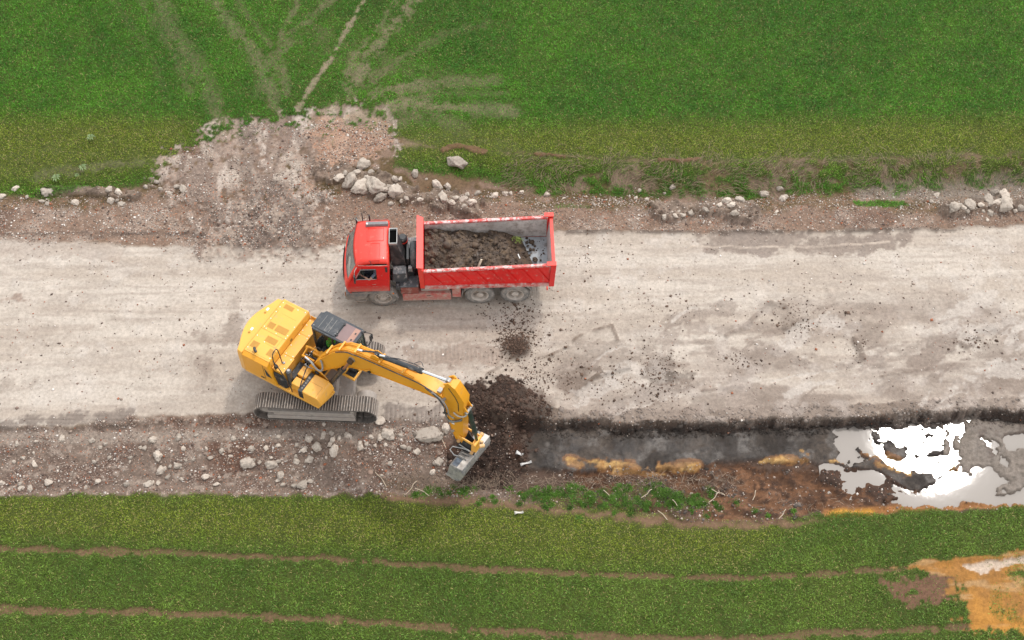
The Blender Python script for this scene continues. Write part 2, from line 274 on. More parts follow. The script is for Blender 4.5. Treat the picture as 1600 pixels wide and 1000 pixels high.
rb1 = pg([(640, 545), (790, 548), (790, 566), (645, 566)], .15)+pg([(600, 638), (695, 636), (695, 660), (600, 662)], .12)
rib = .5+.5*np.sin(X*2*math.pi/.155+wob2*3); paint(rb1*rib*.45, S(196, 182, 170)); Z -= rb1*.05*rib
tl = pg([(-60, 656), (200, 646), (200, 660), (-60, 674)], .15); rib = .5+.5*np.sin(Y*2*math.pi/.16+X*.35); paint(tl*rib*.4, S(105, 94, 86))
for pts, wd, h, c in (([(760, 590), (800, 560), (850, 560), (884, 545), (899, 530), (920, 519), (956, 509), (965, 533)], .06, .06, (130, 112, 98)), ([(899, 622), (908, 605), (932, 587), (983, 575)], .08, .08, (100, 84, 72)),
                      ([(1134, 525), (1162, 514), (1178, 496), (1206, 472)], .09, .07, (146, 130, 118)), ([(1490, 549), (1553, 510)], .2, .09, (138, 124, 114)), ([(1337, 530), (1348, 560)], .12, .07, (120, 105, 94)),
                      ([(1230, 512), (1265, 499)], .16, .09, (126, 112, 100)), ([(1375, 589), (1453, 575)], .06, .04, (128, 112, 100)), ([(1200, 475), (1228, 480)], .12, .07, (138, 124, 112)), ([(-60, 366), (100, 362), (330, 364)], .05, .05, (118, 102, 92)),
                      ([(870, 361), (1200, 362), (1400, 358), (1500, 357)], .09, .07, (112, 98, 88)), ([(1080, 384), (1240, 386), (1390, 378)], .05, .02, (205, 188, 172)), ([(120, 668), (210, 662), (300, 655), (400, 652)], .08, .06, (110, 92, 80)),
                      ([(500, 305), (506, 330), (508, 345)], .1, .08, (104, 88, 78)), ([(1215, 395), (1330, 398)], .04, .0, (150, 134, 120)), ([(1425, 600), (1480, 578), (1600, 560)], .05, .03, (190, 176, 164)), ([(1100, 612), (1160, 603)], .08, .04, (150, 134, 122))):
    m = pl(pts, wd)*sst(.32, .5, n_b)*(.55+.45*sst(.3, .6, n_c)); paint(m*.85, S(*c)); Z += m*h*(.4+1.2*n_c)
m = blob(805, 545, .62); paint(m*sst(.25, .45, n_b+m*.2), S(76, 62, 54)); Z += m*.12*(.4+n_c)
for i in range(26):
    u = random.choice((random.uniform(20, 520), random.uniform(880, 1590))); v = random.uniform(400, 620); wv = random.uniform(18, 60)
    paint(pl([(u, v), (u+wv, v+random.uniform(-4, 3))], random.uniform(.05, .16), 0, .9)*.35, S(165, 150, 137))
rt_ = rd*sst(P(850, 500)[0]-2, P(1000, 500)[0]+2, X)*above(curve([(-60, 560), (900, 560), (1100, 490), (1300, 450), (1660, 470)]), .5)
rt_ = rd*sst(P(850, 500)[0]-2, P(1000, 500)[0]+2, X)*(1-above(curve([(-60, 580), (900, 560), (1100, 500), (1300, 470), (1660, 480)]), .9))
paint(rt_*sst(.42, .62, fbm(X, Y, 3, 2, 5, 1.1))*.75, S(168, 152, 139)); paint(rt_*sst(.48, .62, fbm(X, Y, 1.2, 4, 5, .5))*.6, S(146, 130, 118)); paint(rt_*sst(.55, .68, fbm(X, Y, .8, 5, 4))*.3, S(216, 204, 194))
for i in range(40):
    u = random.uniform(850, 1600); v = random.uniform(500, 645); lw = random.uniform(30, 110); up_ = random.uniform(10, 45); c_ = random.choice(((150, 134, 122), (168, 152, 140), (216, 205, 194)))
    a_ = [(u, v), (u+lw*.35, v-up_*.6), (u+lw*.75, v-up_*.95), (u+lw, v-up_)]
    m = nb(pl(a_, random.choice((.04, .06, .12, .3)), 0, .9), 1.1); paint(m*rd*.55, S(*c_)); Z -= m*rd*.012
tt = (.5+.5*np.sin(X*2*math.pi/.19))*(pl([(0, 478), (520, 462)], .2)+pl([(950, 448), (1590, 425)], .22)+pl([(940, 405), (1500, 398)], .16)).clip(0, 1)*sst(.45, .6, n_a)
paint(tt*.22, S(186, 172, 160))
# orange flooded corner and wheel lines in the near field
LN1 = [(-60, 856), (0, 857), (250, 863), (500, 873), (700, 885), (850, 893), (1000, 901), (1150, 903), (1250, 899), (1400, 888), (1500, 880), (1660, 872)]
LN2 = [(-60, 950), (250, 957), (500, 967), (700, 980), (900, 993), (1000, 998), (1150, 998), (1250, 992), (1400, 984), (1660, 976)]
line = np.maximum(nb(pl(LN1, .10, -.28, .9), .8), nb(pl(LN2, .13, -.28, .9), .7))*.72; paint(line, S(136, 106, 82)); Z -= line*.05
org = np.maximum(nb(pg([(1395, 885), (1450, 874), (1660, 856), (1660, 905), (1450, 897)], .3, -.28), .35), nb(pg([(1500, 895), (1660, 890), (1660, 1010), (1510, 985), (1490, 930)], .7, -.28), .5))
paint(org*.9, S(196, 138, 68)); paint(org*sst(.4, .62, n_b)*.7, S(166, 118, 66)); paint(org*sst(.5, .66, n_c)*.5, S(150, 110, 62)); paint(org*sst(.52, .7, n_a)*.6, S(218, 154, 70)); paint(org*sst(.55, .7, fbm(X, Y, 1.2, 2, 5, .25))*.5, S(206, 172, 128))
br = nb(pg([(1385, 905), (1490, 902), (1495, 935), (1470, 945), (1395, 942)], .5, -.28), .8); paint(br*(1-org), S(126, 94, 74))
m = nb(pg([(1505, 880), (1600, 870), (1660, 868), (1660, 884), (1520, 889)], .12, -.28), .4); paint(m*.85, S(216, 196, 176)); WET = np.maximum(WET, m*.6); Z -= m*.05
# upper field: worn tracks
worn = np.zeros_like(X)
for pts, wd, a in (([(235, -60), (262, 40), (310, 110), (340, 170), (350, 200)], .34, .55), ([(290, -60), (345, 20), (400, 90), (425, 150), (430, 180)], .28, .6), ([(330, -60), (390, 30), (440, 100), (452, 150)], .14, .5), ([(180, -60), (225, 10), (270, 80), (300, 150)], .16, .5), ([(140, -60), (190, 20), (240, 90), (262, 160)], .12, .4), ([(520, -60), (470, 0), (440, 60), (432, 120)], .12, .5), ([(660, -60), (600, 40), (555, 90), (535, 140)], .14, .55), ([(760, 40), (690, 60), (620, 100), (575, 140)], .2, .45), ([(800, 150), (700, 148), (620, 160)], .12, .5), ([(590, -60), (570, 0), (520, 90), (465, 176)], .10, .8),
                   ([(600, -60), (515, 0), (460, 55), (425, 95), (400, 150)], .24, .5), ([(700, -60), (640, 10), (585, 80), (560, 130), (520, 170)], .3, .6), ([(590, 150), (640, 138), (700, 131), (770, 128)], .3, .6),
                   ([(555, 190), (600, 168), (650, 163), (720, 172), (800, 177)], .3, .65), ([(590, 200), (680, 185), (720, 200)], .35, .5), ([(480, 60), (600, 110), (680, 120)], .5, .35), ([(60, 275), (150, 262), (250, 252)], .2, .5), ([(640, 225), (720, 214), (800, 230)], .3, .3)):
    worn = np.maximum(worn, (nb(pl(pts, wd*1.15, 0, .95), 1.1)*.75+.25*pl(pts, wd, 0, .9))*a)
worn = worn.clip(0, 1)
wide = pg([(400, -60), (720, -60), (640, 120), (700, 190), (470, 190), (430, 120)], 1.2)*.3*sst(.4, .6, n_b)
paint(worn*.95, S(170, 154, 130))
shreds = nb(np.maximum.reduce([pl([(695, 236), (720, 232), (755, 240)], .13), pl([(836, 243), (880, 248)], .07), pl([(1030, 252), (1060, 255), (1100, 252)], .08)]), 1.2)*.8; paint(shreds, S(126, 96, 70)); Z += shreds*.08
sed = pg([(1330, 290), (1500, 278), (1660, 270), (1660, 308), (1450, 318), (1340, 306)], .3, -.3); paint(sed*.9, S(150, 138, 126))
# weedy strip on the near bank
strip = nb(pg([(600, 755), (700, 757), (800, 768), (900, 756), (1040, 760), (1110, 765), (1130, 790), (1000, 800), (900, 792), (780, 785), (640, 770)], .4, -.35), .8)
dstrip = pg([(600, 775), (700, 778), (850, 792), (1000, 806), (1150, 815), (1280, 812), (1240, 824), (1080, 830), (900, 806), (760, 797), (600, 788)], .2, -.3)
paint(dstrip*.9, S(136, 108, 86)); paint(strip*.6, S(112, 90, 66))
# grass density
olive = (pg([(-60, 190), (300, 190), (300, 260), (-60, 300)], .8)+pg([(600, 205), (850, 200), (1660, 190), (1660, 262), (860, 262), (620, 250)], .8)+pg([(-60, 775), (700, 780), (1250, 815), (1150, 885), (500, 850), (-60, 835)], .6, -.3)*.9).clip(0, 1)
gfar = above((c_lip[0], 0), .35, 1.2); gl = pg([(-60, 230), (250, 236), (270, 250), (240, 285), (150, 292), (80, 306), (-60, 304)], .25)
gm = pg([(610, 228), (700, 232), (860, 246), (1000, 255), (860, 285), (700, 275), (620, 262)], .3)
gdt = between(c_lip, c_bot, .25, 1)*(X > P(780, 280)[0])*(.3+.6*sst(.42, .58, n_b*.5+n_c*.5))
GR = np.maximum.reduce([gfar, gl*.9, gm, gdt])*(1-en*.97)*(1-worn*.85)*(1-shreds)*(1-wide)
gn = near*(.86+.0*near)*(1-line*.95)*(1-org*(.62+.38*sst(.40, .56, n_b)))*(1-br*.8)*(1-dstrip*.93)
GR = np.maximum(GR*above(c_rt, .2), gn*(1-above(c_fl, .2)))
GR = np.maximum(GR, strip*sst(.4, .5, n_b)*.3*(1-above(c_fl, .1)))
GR *= (.82+.3*n_b)
GR = np.maximum(GR, pl([(1340, 315), (1410, 316)], .2)*.8)
GR = np.maximum(GR, pl([(870, 322), (920, 322)], .1)*.4)
gtint = sst(.12, .7, GR); paint(gtint*.8, S(70, 92, 28))
PEB *= (1-gtint)
BMP += gtint*.3
Z += md*(.12+.3*(n_b-.3)+.2*(n_c-.5)); BMP += md*.5
Z += (n_b-.5)*.06*(1-rd*.6)+(n_a-.5)*.08*(1-rd*.8)+(n_c-.5)*(.035*lv+.03*vg+.015)
Z += bank*((n_b-.5)*.34+(n_c-.5)*.16)+wall*(n_b-.5)*.12+brim*(n_c-.35)*.12
Z += lv*(1-tr)*(n_b-.5)*.14*(1-sst(.8, 1, near))
# trench floor relief around the water level
WL = -.47
wp = np.maximum(pg([(1300, 668), (1330, 655), (1500, 640), (1520, 660), (1500, 700), (1510, 740), (1470, 780), (1400, 784), (1395, 772), (1450, 765), (1480, 745), (1420, 744), (1390, 728), (1360, 712), (1335, 722), (1305, 722)], .3, -.5, 1), pg([(1500, 740), (1540, 730), (1580, 755), (1660, 765), (1660, 790), (1390, 787), (1440, 770)], .3, -.5, 1))
wp = np.maximum(wp, pg([(1540, 690), (1660, 680), (1660, 730), (1560, 730)], .3, -.5)*sst(.45, .6, n_b))
isl = nb(pg([(1320, 655), (1560, 640), (1560, 740), (1320, 730)], .2, -.5), .1)*sst(.60, .68, fbm(X, Y, .5, 6, 4))+pl([(1390, 700), (1405, 712)], .22, -.5)+pl([(1412, 702), (1416, 712)], .1, -.5)+pl([(1482, 672), (1478, 708)], .1, -.5)+pl([(1496, 682), (1494, 700)], .1, -.5)+pl([(1420, 713), (1480, 710)], .1, -.5)+pl([(1508, 655), (1512, 680)], .09, -.5)+pl([(1560, 770), (1600, 752)], .2, -.5)
lowm = nb(wp, .5)*(1-above(c_wf, .06, .35))*(1-nb(isl.clip(0, 1), .9))
fz = sst(.05, .4, flr+lowm)
base = -.425+(n_b-.5)*.10+(n_c-.5)*.05
lowm = lowm*(1-above(c_wf, .06, .35)); tgt = -.385-.16*lowm+(n_b-.5)*.11+(n_c-.5)*.09+(n_d-.5)*.05; fz = sst(.05, .4, flr+sst(.1, .4, lowm))
Z = Z*(1-fz)+tgt*fz
WET = (WET+lowm).clip(0, 1); PEB = PEB.clip(0, 1); BMP = (BMP*(1-flr*.3)).clip(0, 1.2)
COL *= (.9+.2*n_c)[..., None]
COL = COL.clip(.004, .75)
# outside the surveyed area the hand-marked shapes stop, so flatten gently
Zf = Z.astype(np.float32)
def fidx(A, a): return np.clip(np.searchsorted(A, a)-1, 0, len(A)-2)
def samp(F, x, y):
    i = fidx(GX, x); j = fidx(GY, y); fx = np.clip((x-GX[i])/(GX[i+1]-GX[i]), 0, 1); fy = np.clip((y-GY[j])/(GY[j+1]-GY[j]), 0, 1)
    return (F[i, j]*(1-fx)+F[i+1, j]*fx)*(1-fy)+(F[i, j+1]*(1-fx)+F[i+1, j+1]*fx)*fy
def gz(x, y): return float(samp(Z, np.array([x]), np.array([y]))[0])
def onground(u, v, it=4):                # a surveyed point set down on the terrain
    z = 0
    for _ in range(it): p = P(u, v, z); z = gz(p[0], p[1])
    return Vector((p[0], p[1], z))
# ------------------------------------------------------------------ ground meshes (one sheet, split by what it is)
def raw_mesh(name, V, F, k, col=None, smooth=False, attrs=None):
    me = bpy.data.meshes.new(name); me.vertices.add(len(V)); me.vertices.foreach_set("co", np.ascontiguousarray(V, np.float32).ravel())
    me.loops.add(F.size); me.loops.foreach_set("vertex_index", F.astype(np.int32).ravel()); me.polygons.add(len(F))
    me.polygons.foreach_set("loop_start", np.arange(0, F.size, k, dtype=np.int32))
    if smooth: me.polygons.foreach_set("use_smooth", np.ones(len(F), bool))
    me.update(calc_edges=True)
    for nm, c in (attrs or {}).items():
        a = me.color_attributes.new(nm, 'FLOAT_COLOR', 'POINT'); c4 = np.ones((len(V), 4), np.float32); c4[:, :3] = c; a.data.foreach_set("color", c4.ravel())
    if col is not None:
        a = me.color_attributes.new("Col", 'FLOAT_COLOR', 'POINT'); c4 = np.ones((len(V), 4), np.float32); c4[:, :3] = col; a.data.foreach_set("color", c4.ravel())
    return me
nx, ny = X.shape
VV = np.stack([X, Y, Z], -1).reshape(-1, 3); CC = COL.reshape(-1, 3); AA = np.stack([WET, PEB, BMP], -1).reshape(-1, 3)
ii, jj = np.meshgrid(np.arange(nx-1), np.arange(ny-1), indexing='ij'); q0 = (ii*ny+jj).ravel()
FF = np.stack([q0, q0+ny, q0+ny+1, q0+1], -1)
def cls():
    k = np.zeros(X.shape, int)
    k[Y < c_lip[0]] = 1; k[Y < c_rt[0]] = 2; k[Y < c_rb[0]] = 3; k[Y < c_bk[0]] = 4; return k
KL = cls(); xd = P(770, 700)[0]
KL[(KL == 3) & (X < xd)] = 5
kf = KL[:-1, :-1].ravel()
for k, nm in ((0, "ground"), (1, "verge"), (2, "road"), (3, "trench"), (5, "verge"), (4, "ground")):
    f = FF[kf == k]; used, inv = np.unique(f, return_inverse=True); f = inv.reshape(f.shape)
    o = bpy.data.objects.new(nm, raw_mesh(nm, VV[used], f, 4, CC[used], True, {"Aux": AA[used]})); link(o); tag(o, kind="structure")
    o.data.materials.append(ground_mat(nm, {2: .3}.get(k, .5), bump=.8, fine={2: .26, 0: .35, 1: .45, 5: .5, 3: .45}.get(k, .35)))
# water in the trench
def water():
    m = bpy.data.materials.new("muddy_sky_water"); m.use_nodes = True; N = m.node_tree.nodes; L = m.node_tree.links; b = N["Principled BSDF"]
    b.inputs["Base Color"].default_value = (*lin(172, 163, 154, KK), 1); b.inputs["Roughness"].default_value = .03; b.inputs["Specular IOR Level"].default_value = .2  # pale base: mud colour with the sky's reflection painted in
    t = N.new("ShaderNodeTexCoord"); n = N.new("ShaderNodeTexNoise"); n.inputs["Scale"].default_value = 3.5; n.inputs["Detail"].default_value = 3; L.new(t.outputs["Object"], n.inputs["Vector"])
    bn = N.new("ShaderNodeBump"); bn.inputs["Strength"].default_value = .03; bn.inputs["Distance"].default_value = .02; L.new(n.outputs["Fac"], bn.inputs["Height"]); L.new(bn.outputs[0], b.inputs["Normal"])
    xs = [P(1270, 660, WL)[0], 30]; a = P(1270, 640, WL); c = P(1270, 800, WL)
    me = bpy.data.meshes.new("water"); me.from_pydata([(xs[0], c[1]-.1, WL), (xs[1], c[1]-.1, WL), (xs[1], a[1]+.3, WL), (xs[0], a[1]+.3, WL)], [], [(0, 1, 2, 3)])
    o = link(bpy.data.objects.new("water", me)); me.materials.append(m); tag(o, kind="structure")
water()
# ------------------------------------------------------------------ loose stuff: grass, pebbles, soil crumbs
rng = np.random.RandomState(11)
grass_m = attr_mat("grass_blade", .6, .25)
def inview(x, y, m=1.5): return np.abs(x) < 16.4+(y+12.2)*.2+m
def blades(name, x, y, h, wd, lean, col, label, cat="grass", az=None, dz=0):
    n = len(x); z = samp(Z, x, y)-.01+dz
    az = rng.uniform(0, 2*math.pi, n) if az is None else az; wa = az+rng.normal(math.pi/2, .5, n)
    b = np.stack([x, y, z], -1); wv = np.stack([np.cos(wa), np.sin(wa), np.zeros(n)], -1)*wd[:, None]/2
    dirv = np.stack([np.cos(az)*np.sin(lean), np.sin(az)*np.sin(lean), np.cos(lean)], -1); l2 = np.minimum(lean*1.6+.3, 1.9)
    dir2 = np.stack([np.cos(az)*np.sin(l2), np.sin(az)*np.sin(l2), np.cos(l2)], -1)
    m1 = b+dirv*h[:, None]*.55; tip = m1+dir2*h[:, None]*.5
    V = np.stack([b-wv, b+wv, m1+wv*.8, tip, m1-wv*.8], 1).reshape(-1, 3)
    k = np.arange(n)*5
    Q = np.stack([k, k+1, k+2, k, k+2, k+4, k+4, k+2, k+3], -1).reshape(-1, 3)
    o = link(bpy.data.objects.new(name, raw_mesh(name, V, Q, 3, np.repeat(col, 5, 0)))); o.data.materials.append(grass_m)
    tag(o, label, cat, kind="stuff"); return o
def scatter(n, x0=-24, x1=24, y0=-13.6, y1=18): 
    x = rng.uniform(x0, x1, n); y = rng.uniform(y0, y1, n); k = inview(x, y); return x[k], y[k]
GT = 1.0
def grass_cols(x, y):
    o = samp(olive, x, y); t1 = fbm(x, y, 3.0, 2, 4); t2 = fbm(x, y, .6, 3, 3); a = np.array(lin(46, 98, 10, 1.0)); b = np.array(lin(72, 124, 18, 1.0)); c = np.array(lin(116, 124, 30, 1.0))
    m = sst(.22, .78, t1*.6+t2*.4)[:, None]; lo_ = (y < 3)[:, None]; a = np.where(lo_, np.array(lin(66, 94, 24)), a); b = np.where(lo_, np.array(lin(94, 118, 38)), b); col = a*(1-m)+b*m
    col = col*(1-o[:, None]*.8)+c*o[:, None]*.8
    col *= (rng.uniform(.6, 1.4, len(x))*(.75+.45*fbm(x, y, .3, 1, 2)))[:, None]; hl = rng.rand(len(x)) < .10; col[hl] = col[hl]*1.5+np.array(lin(60, 80, 50))
    dry = rng.rand(len(x)) < .03+.10*o; col[dry] = np.array(lin(176, 160, 104, 1.2)); return col*GT
x, y = scatter(2100000, -24, 24, -18.5, 18.5); p = samp(GR, x, y); tf_ = sst(.34, .6, fbm(x, y, .28, 5, 2)); k = rng.rand(len(x)) < np.clip(p, 0, 1)**1.1*(.75+.25*tf_); x, y, p = x[k], y[k], p[k]
ol = samp(olive, x, y)
h = (rng.uniform(.09, .20, len(x)))*np.where(y > 3, .70, .76)*(.55+.5*p)*(1-.25*ol); c = grass_cols(x, y)
mid = P(800, 600)[1]
k = y > mid
for kk, nm, lb in ((k, "grass", "green grass of the upper field above the road, crossed by worn wheel tracks"), (~k, "grass", "green grass of the lower field with two bare wheel lines")):
    blades(nm, x[kk], y[kk], h[kk], rng.uniform(.012, .023, kk.sum()), rng.uniform(.2, 1.2, kk.sum()), c[kk], lb)
# leafy weeds in the strip under the digging
cw = np.array([P(rng.uniform(625, 1140), rng.uniform(757, 800), -.35)[:2] for _ in range(260)])
cw = cw[samp(strip, cw[:, 0], cw[:, 1]) > .25]
more = np.array([P(*q, -.3)[:2] for q in ((985, 803), (960, 802), (1010, 790), (1080, 800), (1120, 790), (1180, 800), (1200, 806), (1150, 785), (905, 810), (1105, 806), (1240, 800))])
cw = np.vstack([cw, more]); ci = rng.randint(0, len(cw), 22000); rr = np.abs(rng.normal(0, .075, 22000))*(.6+rng.rand(len(cw))[ci]*.9); aa = rng.uniform(0, 6.28, 22000)
x = cw[ci, 0]+rr*np.cos(aa); y = cw[ci, 1]+rr*np.sin(aa)
col = np.array(lin(74, 108, 30, 1.3))[None]*rng.uniform(.5, 1.4, (22000, 1))*(.7+.6*rng.rand(len(cw))[ci][:, None])
blades("weeds", x, y, rng.uniform(.05, .11, 22000), rng.uniform(.018, .03, 22000), rng.uniform(.3, 1.3, 22000), col, "bright green leafy weeds along the near bank of the trench", "weeds")
cu = [(u, v) for u, v in ((690, 245), (660, 250), (640, 240), (720, 250), (770, 230), (630, 232), (250, 275), (225, 280), (235, 270), (205, 276))]
# dry bent stalks in the roadside ditch
n = 4200; u = rng.uniform(780, 1640, n); v = np.where(rng.rand(n) < .65, rng.normal(286, 11, n), rng.normal(262, 10, n)); pp = np.array([P(a, b, -.2)[:2] for a, b in zip(u, v)])
cl = fbm(pp[:, 0], pp[:, 1], 1.2, 4, 3); k = cl > .40; pp = pp[k]; n = len(pp)
az = fbm(pp[:, 0], pp[:, 1], 1.6, 6, 2)*5.0-1.6+rng.normal(0, .35, n)
col = np.array(lin(150, 130, 104, 1.35))[None]*rng.uniform(.4, 1.15, (n, 1))
blades("dry_stalks", pp[:, 0], pp[:, 1], rng.uniform(.15, .5, n), rng.uniform(.008, .015, n), rng.uniform(.9, 1.35, n), col, "tangled dry grass stalks in the ditch above the road", "dry grass", az, .03)
n = 1460; u = np.concatenate([rng.uniform(600, 780, 500), rng.uniform(620, 1160, 900), rng.uniform(1190, 1350, 60)]); v = np.concatenate([rng.normal(752, 8, 500), rng.normal(752, 7, 900), rng.normal(790, 8, 60)])
pp = np.array([P(a, b, -.4)[:2] for a, b in zip(u, v)]); col = np.array(lin(140, 120, 102))[None]*rng.uniform(.4, 1.0, (len(pp), 1))
blades("dry_stalks", pp[:, 0], pp[:, 1], rng.uniform(.12, .4, len(pp)), rng.uniform(.008, .016, len(pp)), rng.uniform(1.0, 1.45, len(pp)), col, "pale dry roots and stalks along the broken near edge of the trench", "dry grass", None, .03)

t_ = (1+5**.5)/2
ICO = np.array([(-1, t_, 0), (1, t_, 0), (-1, -t_, 0), (1, -t_, 0), (0, -1, t_), (0, 1, t_), (0, -1, -t_), (0, 1, -t_), (t_, 0, -1), (t_, 0, 1), (-t_, 0, -1), (-t_, 0, 1)])/1.9
ICF = np.array([(0, 11, 5), (0, 5, 1), (0, 1, 7), (0, 7, 10), (0, 10, 11), (1, 5, 9), (5, 11, 4), (11, 10, 2), (10, 7, 6), (7, 1, 8), (3, 9, 4), (3, 4, 2), (3, 2, 6), (3, 6, 8), (3, 8, 9), (4, 9, 5), (2, 4, 11), (6, 2, 10), (8, 6, 7), (9, 8, 1)])
OCT = np.array([(1, 0, 0), (-1, 0, 0), (0, 1, 0), (0, -1, 0), (0, 0, 1.), (0, 0, -1)]); OCF = np.array([(0, 2, 4), (2, 1, 4), (1, 3, 4), (3, 0, 4), (2, 0, 5), (1, 2, 5), (3, 1, 5), (0, 3, 5)])
def lumps(pos, size, big=True, flat=.65):
    B, Fc = (ICO, ICF) if big else (OCT, OCF); n = len(pos); V = B[None]*rng.uniform(.65, 1.3, (n, len(B), 1))*rng.uniform(.65, 1.25, (n, 1, 3))
    a = rng.uniform(0, 6.28, n); c, s = np.cos(a)[:, None], np.sin(a)[:, None]
    V = np.stack([V[..., 0]*c-V[..., 1]*s, V[..., 0]*s+V[..., 1]*c, V[..., 2]*flat], -1)*size[:, None, None]/2+pos[:, None]
    return V.reshape(-1, 3), (Fc[None]+(np.arange(n)*len(B))[:, None, None]).reshape(-1, 3), len(B)
lump_m = attr_mat("loose_soil", .9, .15)
def stuff(name, xy, size, col, label, cat, big=True, sink=.2, z=None):
    zz = samp(Z, xy[:, 0], xy[:, 1]) if z is None else z
    pos = np.stack([xy[:, 0], xy[:, 1], zz+size*(.3-sink)], -1); V, F_, nb = lumps(pos, size, big)
    o = link(bpy.data.objects.new(name, raw_mesh(name, V, F_, 3, np.repeat(col, nb, 0)))); o.data.materials.append(lump_m); return tag(o, label, cat, kind="stuff")
# pebbles follow how stony each patch is
x, y = scatter(420000, -24, 24, -9, 9.5); k = rng.rand(len(x)) < samp(PEB*(.3+.9*sst(.4, .65, n_b)), x, y)*.75; x, y = x[k], y[k]
pal = np.array([lin(206, 190, 176), lin(180, 160, 146), lin(150, 128, 116), lin(176, 112, 84), lin(238, 228, 218), lin(112, 96, 88)])/1.45
pi = rng.choice(6, len(x), p=[.30, .22, .14, .08, .14, .12])
stuff("pebbles", np.stack([x, y], -1), np.clip(rng.lognormal(-3.2, .45, len(x)), .014, .13), pal[pi]*rng.uniform(.7, 1.25, (len(x), 1)), "small mixed pebbles and chips strewn over both verges of the road", "pebbles", False)
# dark crumbs dropped by the excavator
cr = []
for u, v, su, sv, n in ((805, 540, 14, 10, 900), (805, 515, 22, 22, 420), (790, 500, 30, 16, 90), (850, 500, 40, 30, 110), (822, 585, 34, 18, 300), (880, 590, 50, 22, 260), (800, 480, 18, 8, 30), (918, 405, 6, 26, 45), (1040, 482, 34, 16, 90), (1030, 580, 26, 24, 300), (1000, 610, 60, 22, 180), (1160, 565, 22, 10, 70), (1240, 495, 30, 16, 130), (1290, 500, 50, 22, 60), (1540, 500, 26, 12, 20), (1180, 445, 90, 30, 24), (1370, 450, 80, 34, 24), (330, 560, 40, 60, 40), (1250, 510, 16, 10, 70), (1340, 545, 12, 14, 60), (1520, 532, 26, 14, 90), (370, 470, 8, 20, 20), (730, 640, 30, 14, 250), (250, 470, 240, 60, 22), (1250, 500, 300, 90, 45)):
    cr += [P(*q)[:2] for q in zip(rng.normal(u, su, n), rng.normal(v, sv, n))]
cr = np.array(cr); k = samp(rd, cr[:, 0], cr[:, 1]) > .3; cr = cr[k]
stuff("soil_crumbs", cr, np.clip(rng.lognormal(-3.35, .5, len(cr)), .014, .13), np.array(lin(84, 68, 58))[None]*rng.uniform(.6, 1.6, (len(cr), 1)), "dark soil crumbs scattered over the pale road around the digging", "soil crumbs")
x, y = scatter(90000, -3, 6, -8.5, -1); q = samp(heap, x, y); k = rng.rand(len(x)) < q*.32; x, y = x[k], y[k]
stuff("soil_clods", np.stack([x, y], -1), np.clip(rng.lognormal(-3.15, .62, len(x)), .02, .34), np.array(lin(70, 55, 47))[None]*rng.uniform(.5, 1.5, (len(x), 1)), "dark broken clods covering the spoil heap beside the bucket", "soil clods", sink=.3)
x, y = scatter(120000, 1, 24, -8.5, -1.5); q = samp((brim*.5+bank*.3*sst(.45, .6, n_b)+wall*1.3+pl([(p[0], p[1]+10) for p in RB if p[0] > 840], .22)*.9), x, y); k = rng.rand(len(x)) < q*.3; x, y = x[k], y[k]
c = samp(COL[..., 0], x, y)[:, None]*np.array([1, .82, .7])[None]
stuff("soil_clods", np.stack([x, y], -1), np.clip(rng.lognormal(-2.9, .5, len(x)), .02, .22), c*rng.uniform(.6, 1.35, (len(x), 1)), "crumbled earth along both edges of the open trench", "soil clods", sink=.35)
lvm = lv*(1-tr)
x, y = scatter(60000, -20, 2, -8.5, -3); q = samp(lvm*sst(.45, .7, n_a*.5+n_b*.5), x, y); k = rng.rand(len(x)) < q*.16; x, y = x[k], y[k]
stuff("soil_clods", np.stack([x, y], -1), np.clip(rng.lognormal(-2.75, .45, len(x)), .03, .2), np.array(lin(146, 124, 110, 1.3))[None]*rng.uniform(.6, 1.3, (len(x), 1)), "small earth lumps on the stony slope left of the excavator bucket", "soil clods", sink=.3)

# ------------------------------------------------------------------ rocks
from mathutils import noise as mn
def rock_mat():
    m = mat("rock", (.50, .43, .36), .95, var=.22, vs=2.2, dirt=(.20, .155, .125), damt=.33, bump=.7, bs=5, spec=.15)
    N = m.node_tree.nodes; L = m.node_tree.links; b = N["Principled BSDF"]; src = b.inputs["Base Color"].links[0].from_socket
    oi = N.new("ShaderNodeObjectInfo"); r = N.new("ShaderNodeMapRange"); r.inputs[3].default_value = .66; r.inputs[4].default_value = 1.12; L.new(oi.outputs["Random"], r.inputs[0])
    v = N.new("ShaderNodeVectorMath"); v.operation = 'SCALE'; L.new(src, v.inputs[0]); L.new(r.outputs[0], v.inputs["Scale"]); L.new(v.outputs[0], b.inputs["Base Color"]); return m
ROCK = rock_mat(); variants = []
for i in range(14):
    bm = bmesh.new(); bmesh.ops.create_icosphere(bm, subdivisions=4, radius=.5); sx, sy, sz = random.uniform(.95, 1.2), random.uniform(.75, 1), random.uniform(.5, .75)
    cuts = [(Vector((random.gauss(0, 1), random.gauss(0, 1), random.gauss(0, .8))).normalized(), random.uniform(.3, .42)) for _ in range(8)]
    for v in bm.verts:
        p = v.co.copy()
        for nrm, d in cuts:
            e = p.dot(nrm)-d
            if e > 0: p -= nrm*e*.85
        q = p*3+Vector((i*7.1, 0, 0)); p *= 1+.24*mn.noise(q)+.16*mn.noise(q*2.3)+.11*mn.noise(q*5)+.07*mn.noise(q*11)
        v.co = Vector((p.x*sx, p.y*sy, p.z*sz))
    me = bpy.data.meshes.new("rock"); bm.to_mesh(me); bm.free(); me.polygons.foreach_set("use_smooth", [True]*len(me.polygons)); me.materials.append(ROCK); variants.append(me)
slab = variants[0].copy()
for v in slab.vertices: v.co.z = max(-.12, min(.16, v.co.z)); v.co.x *= 1.1
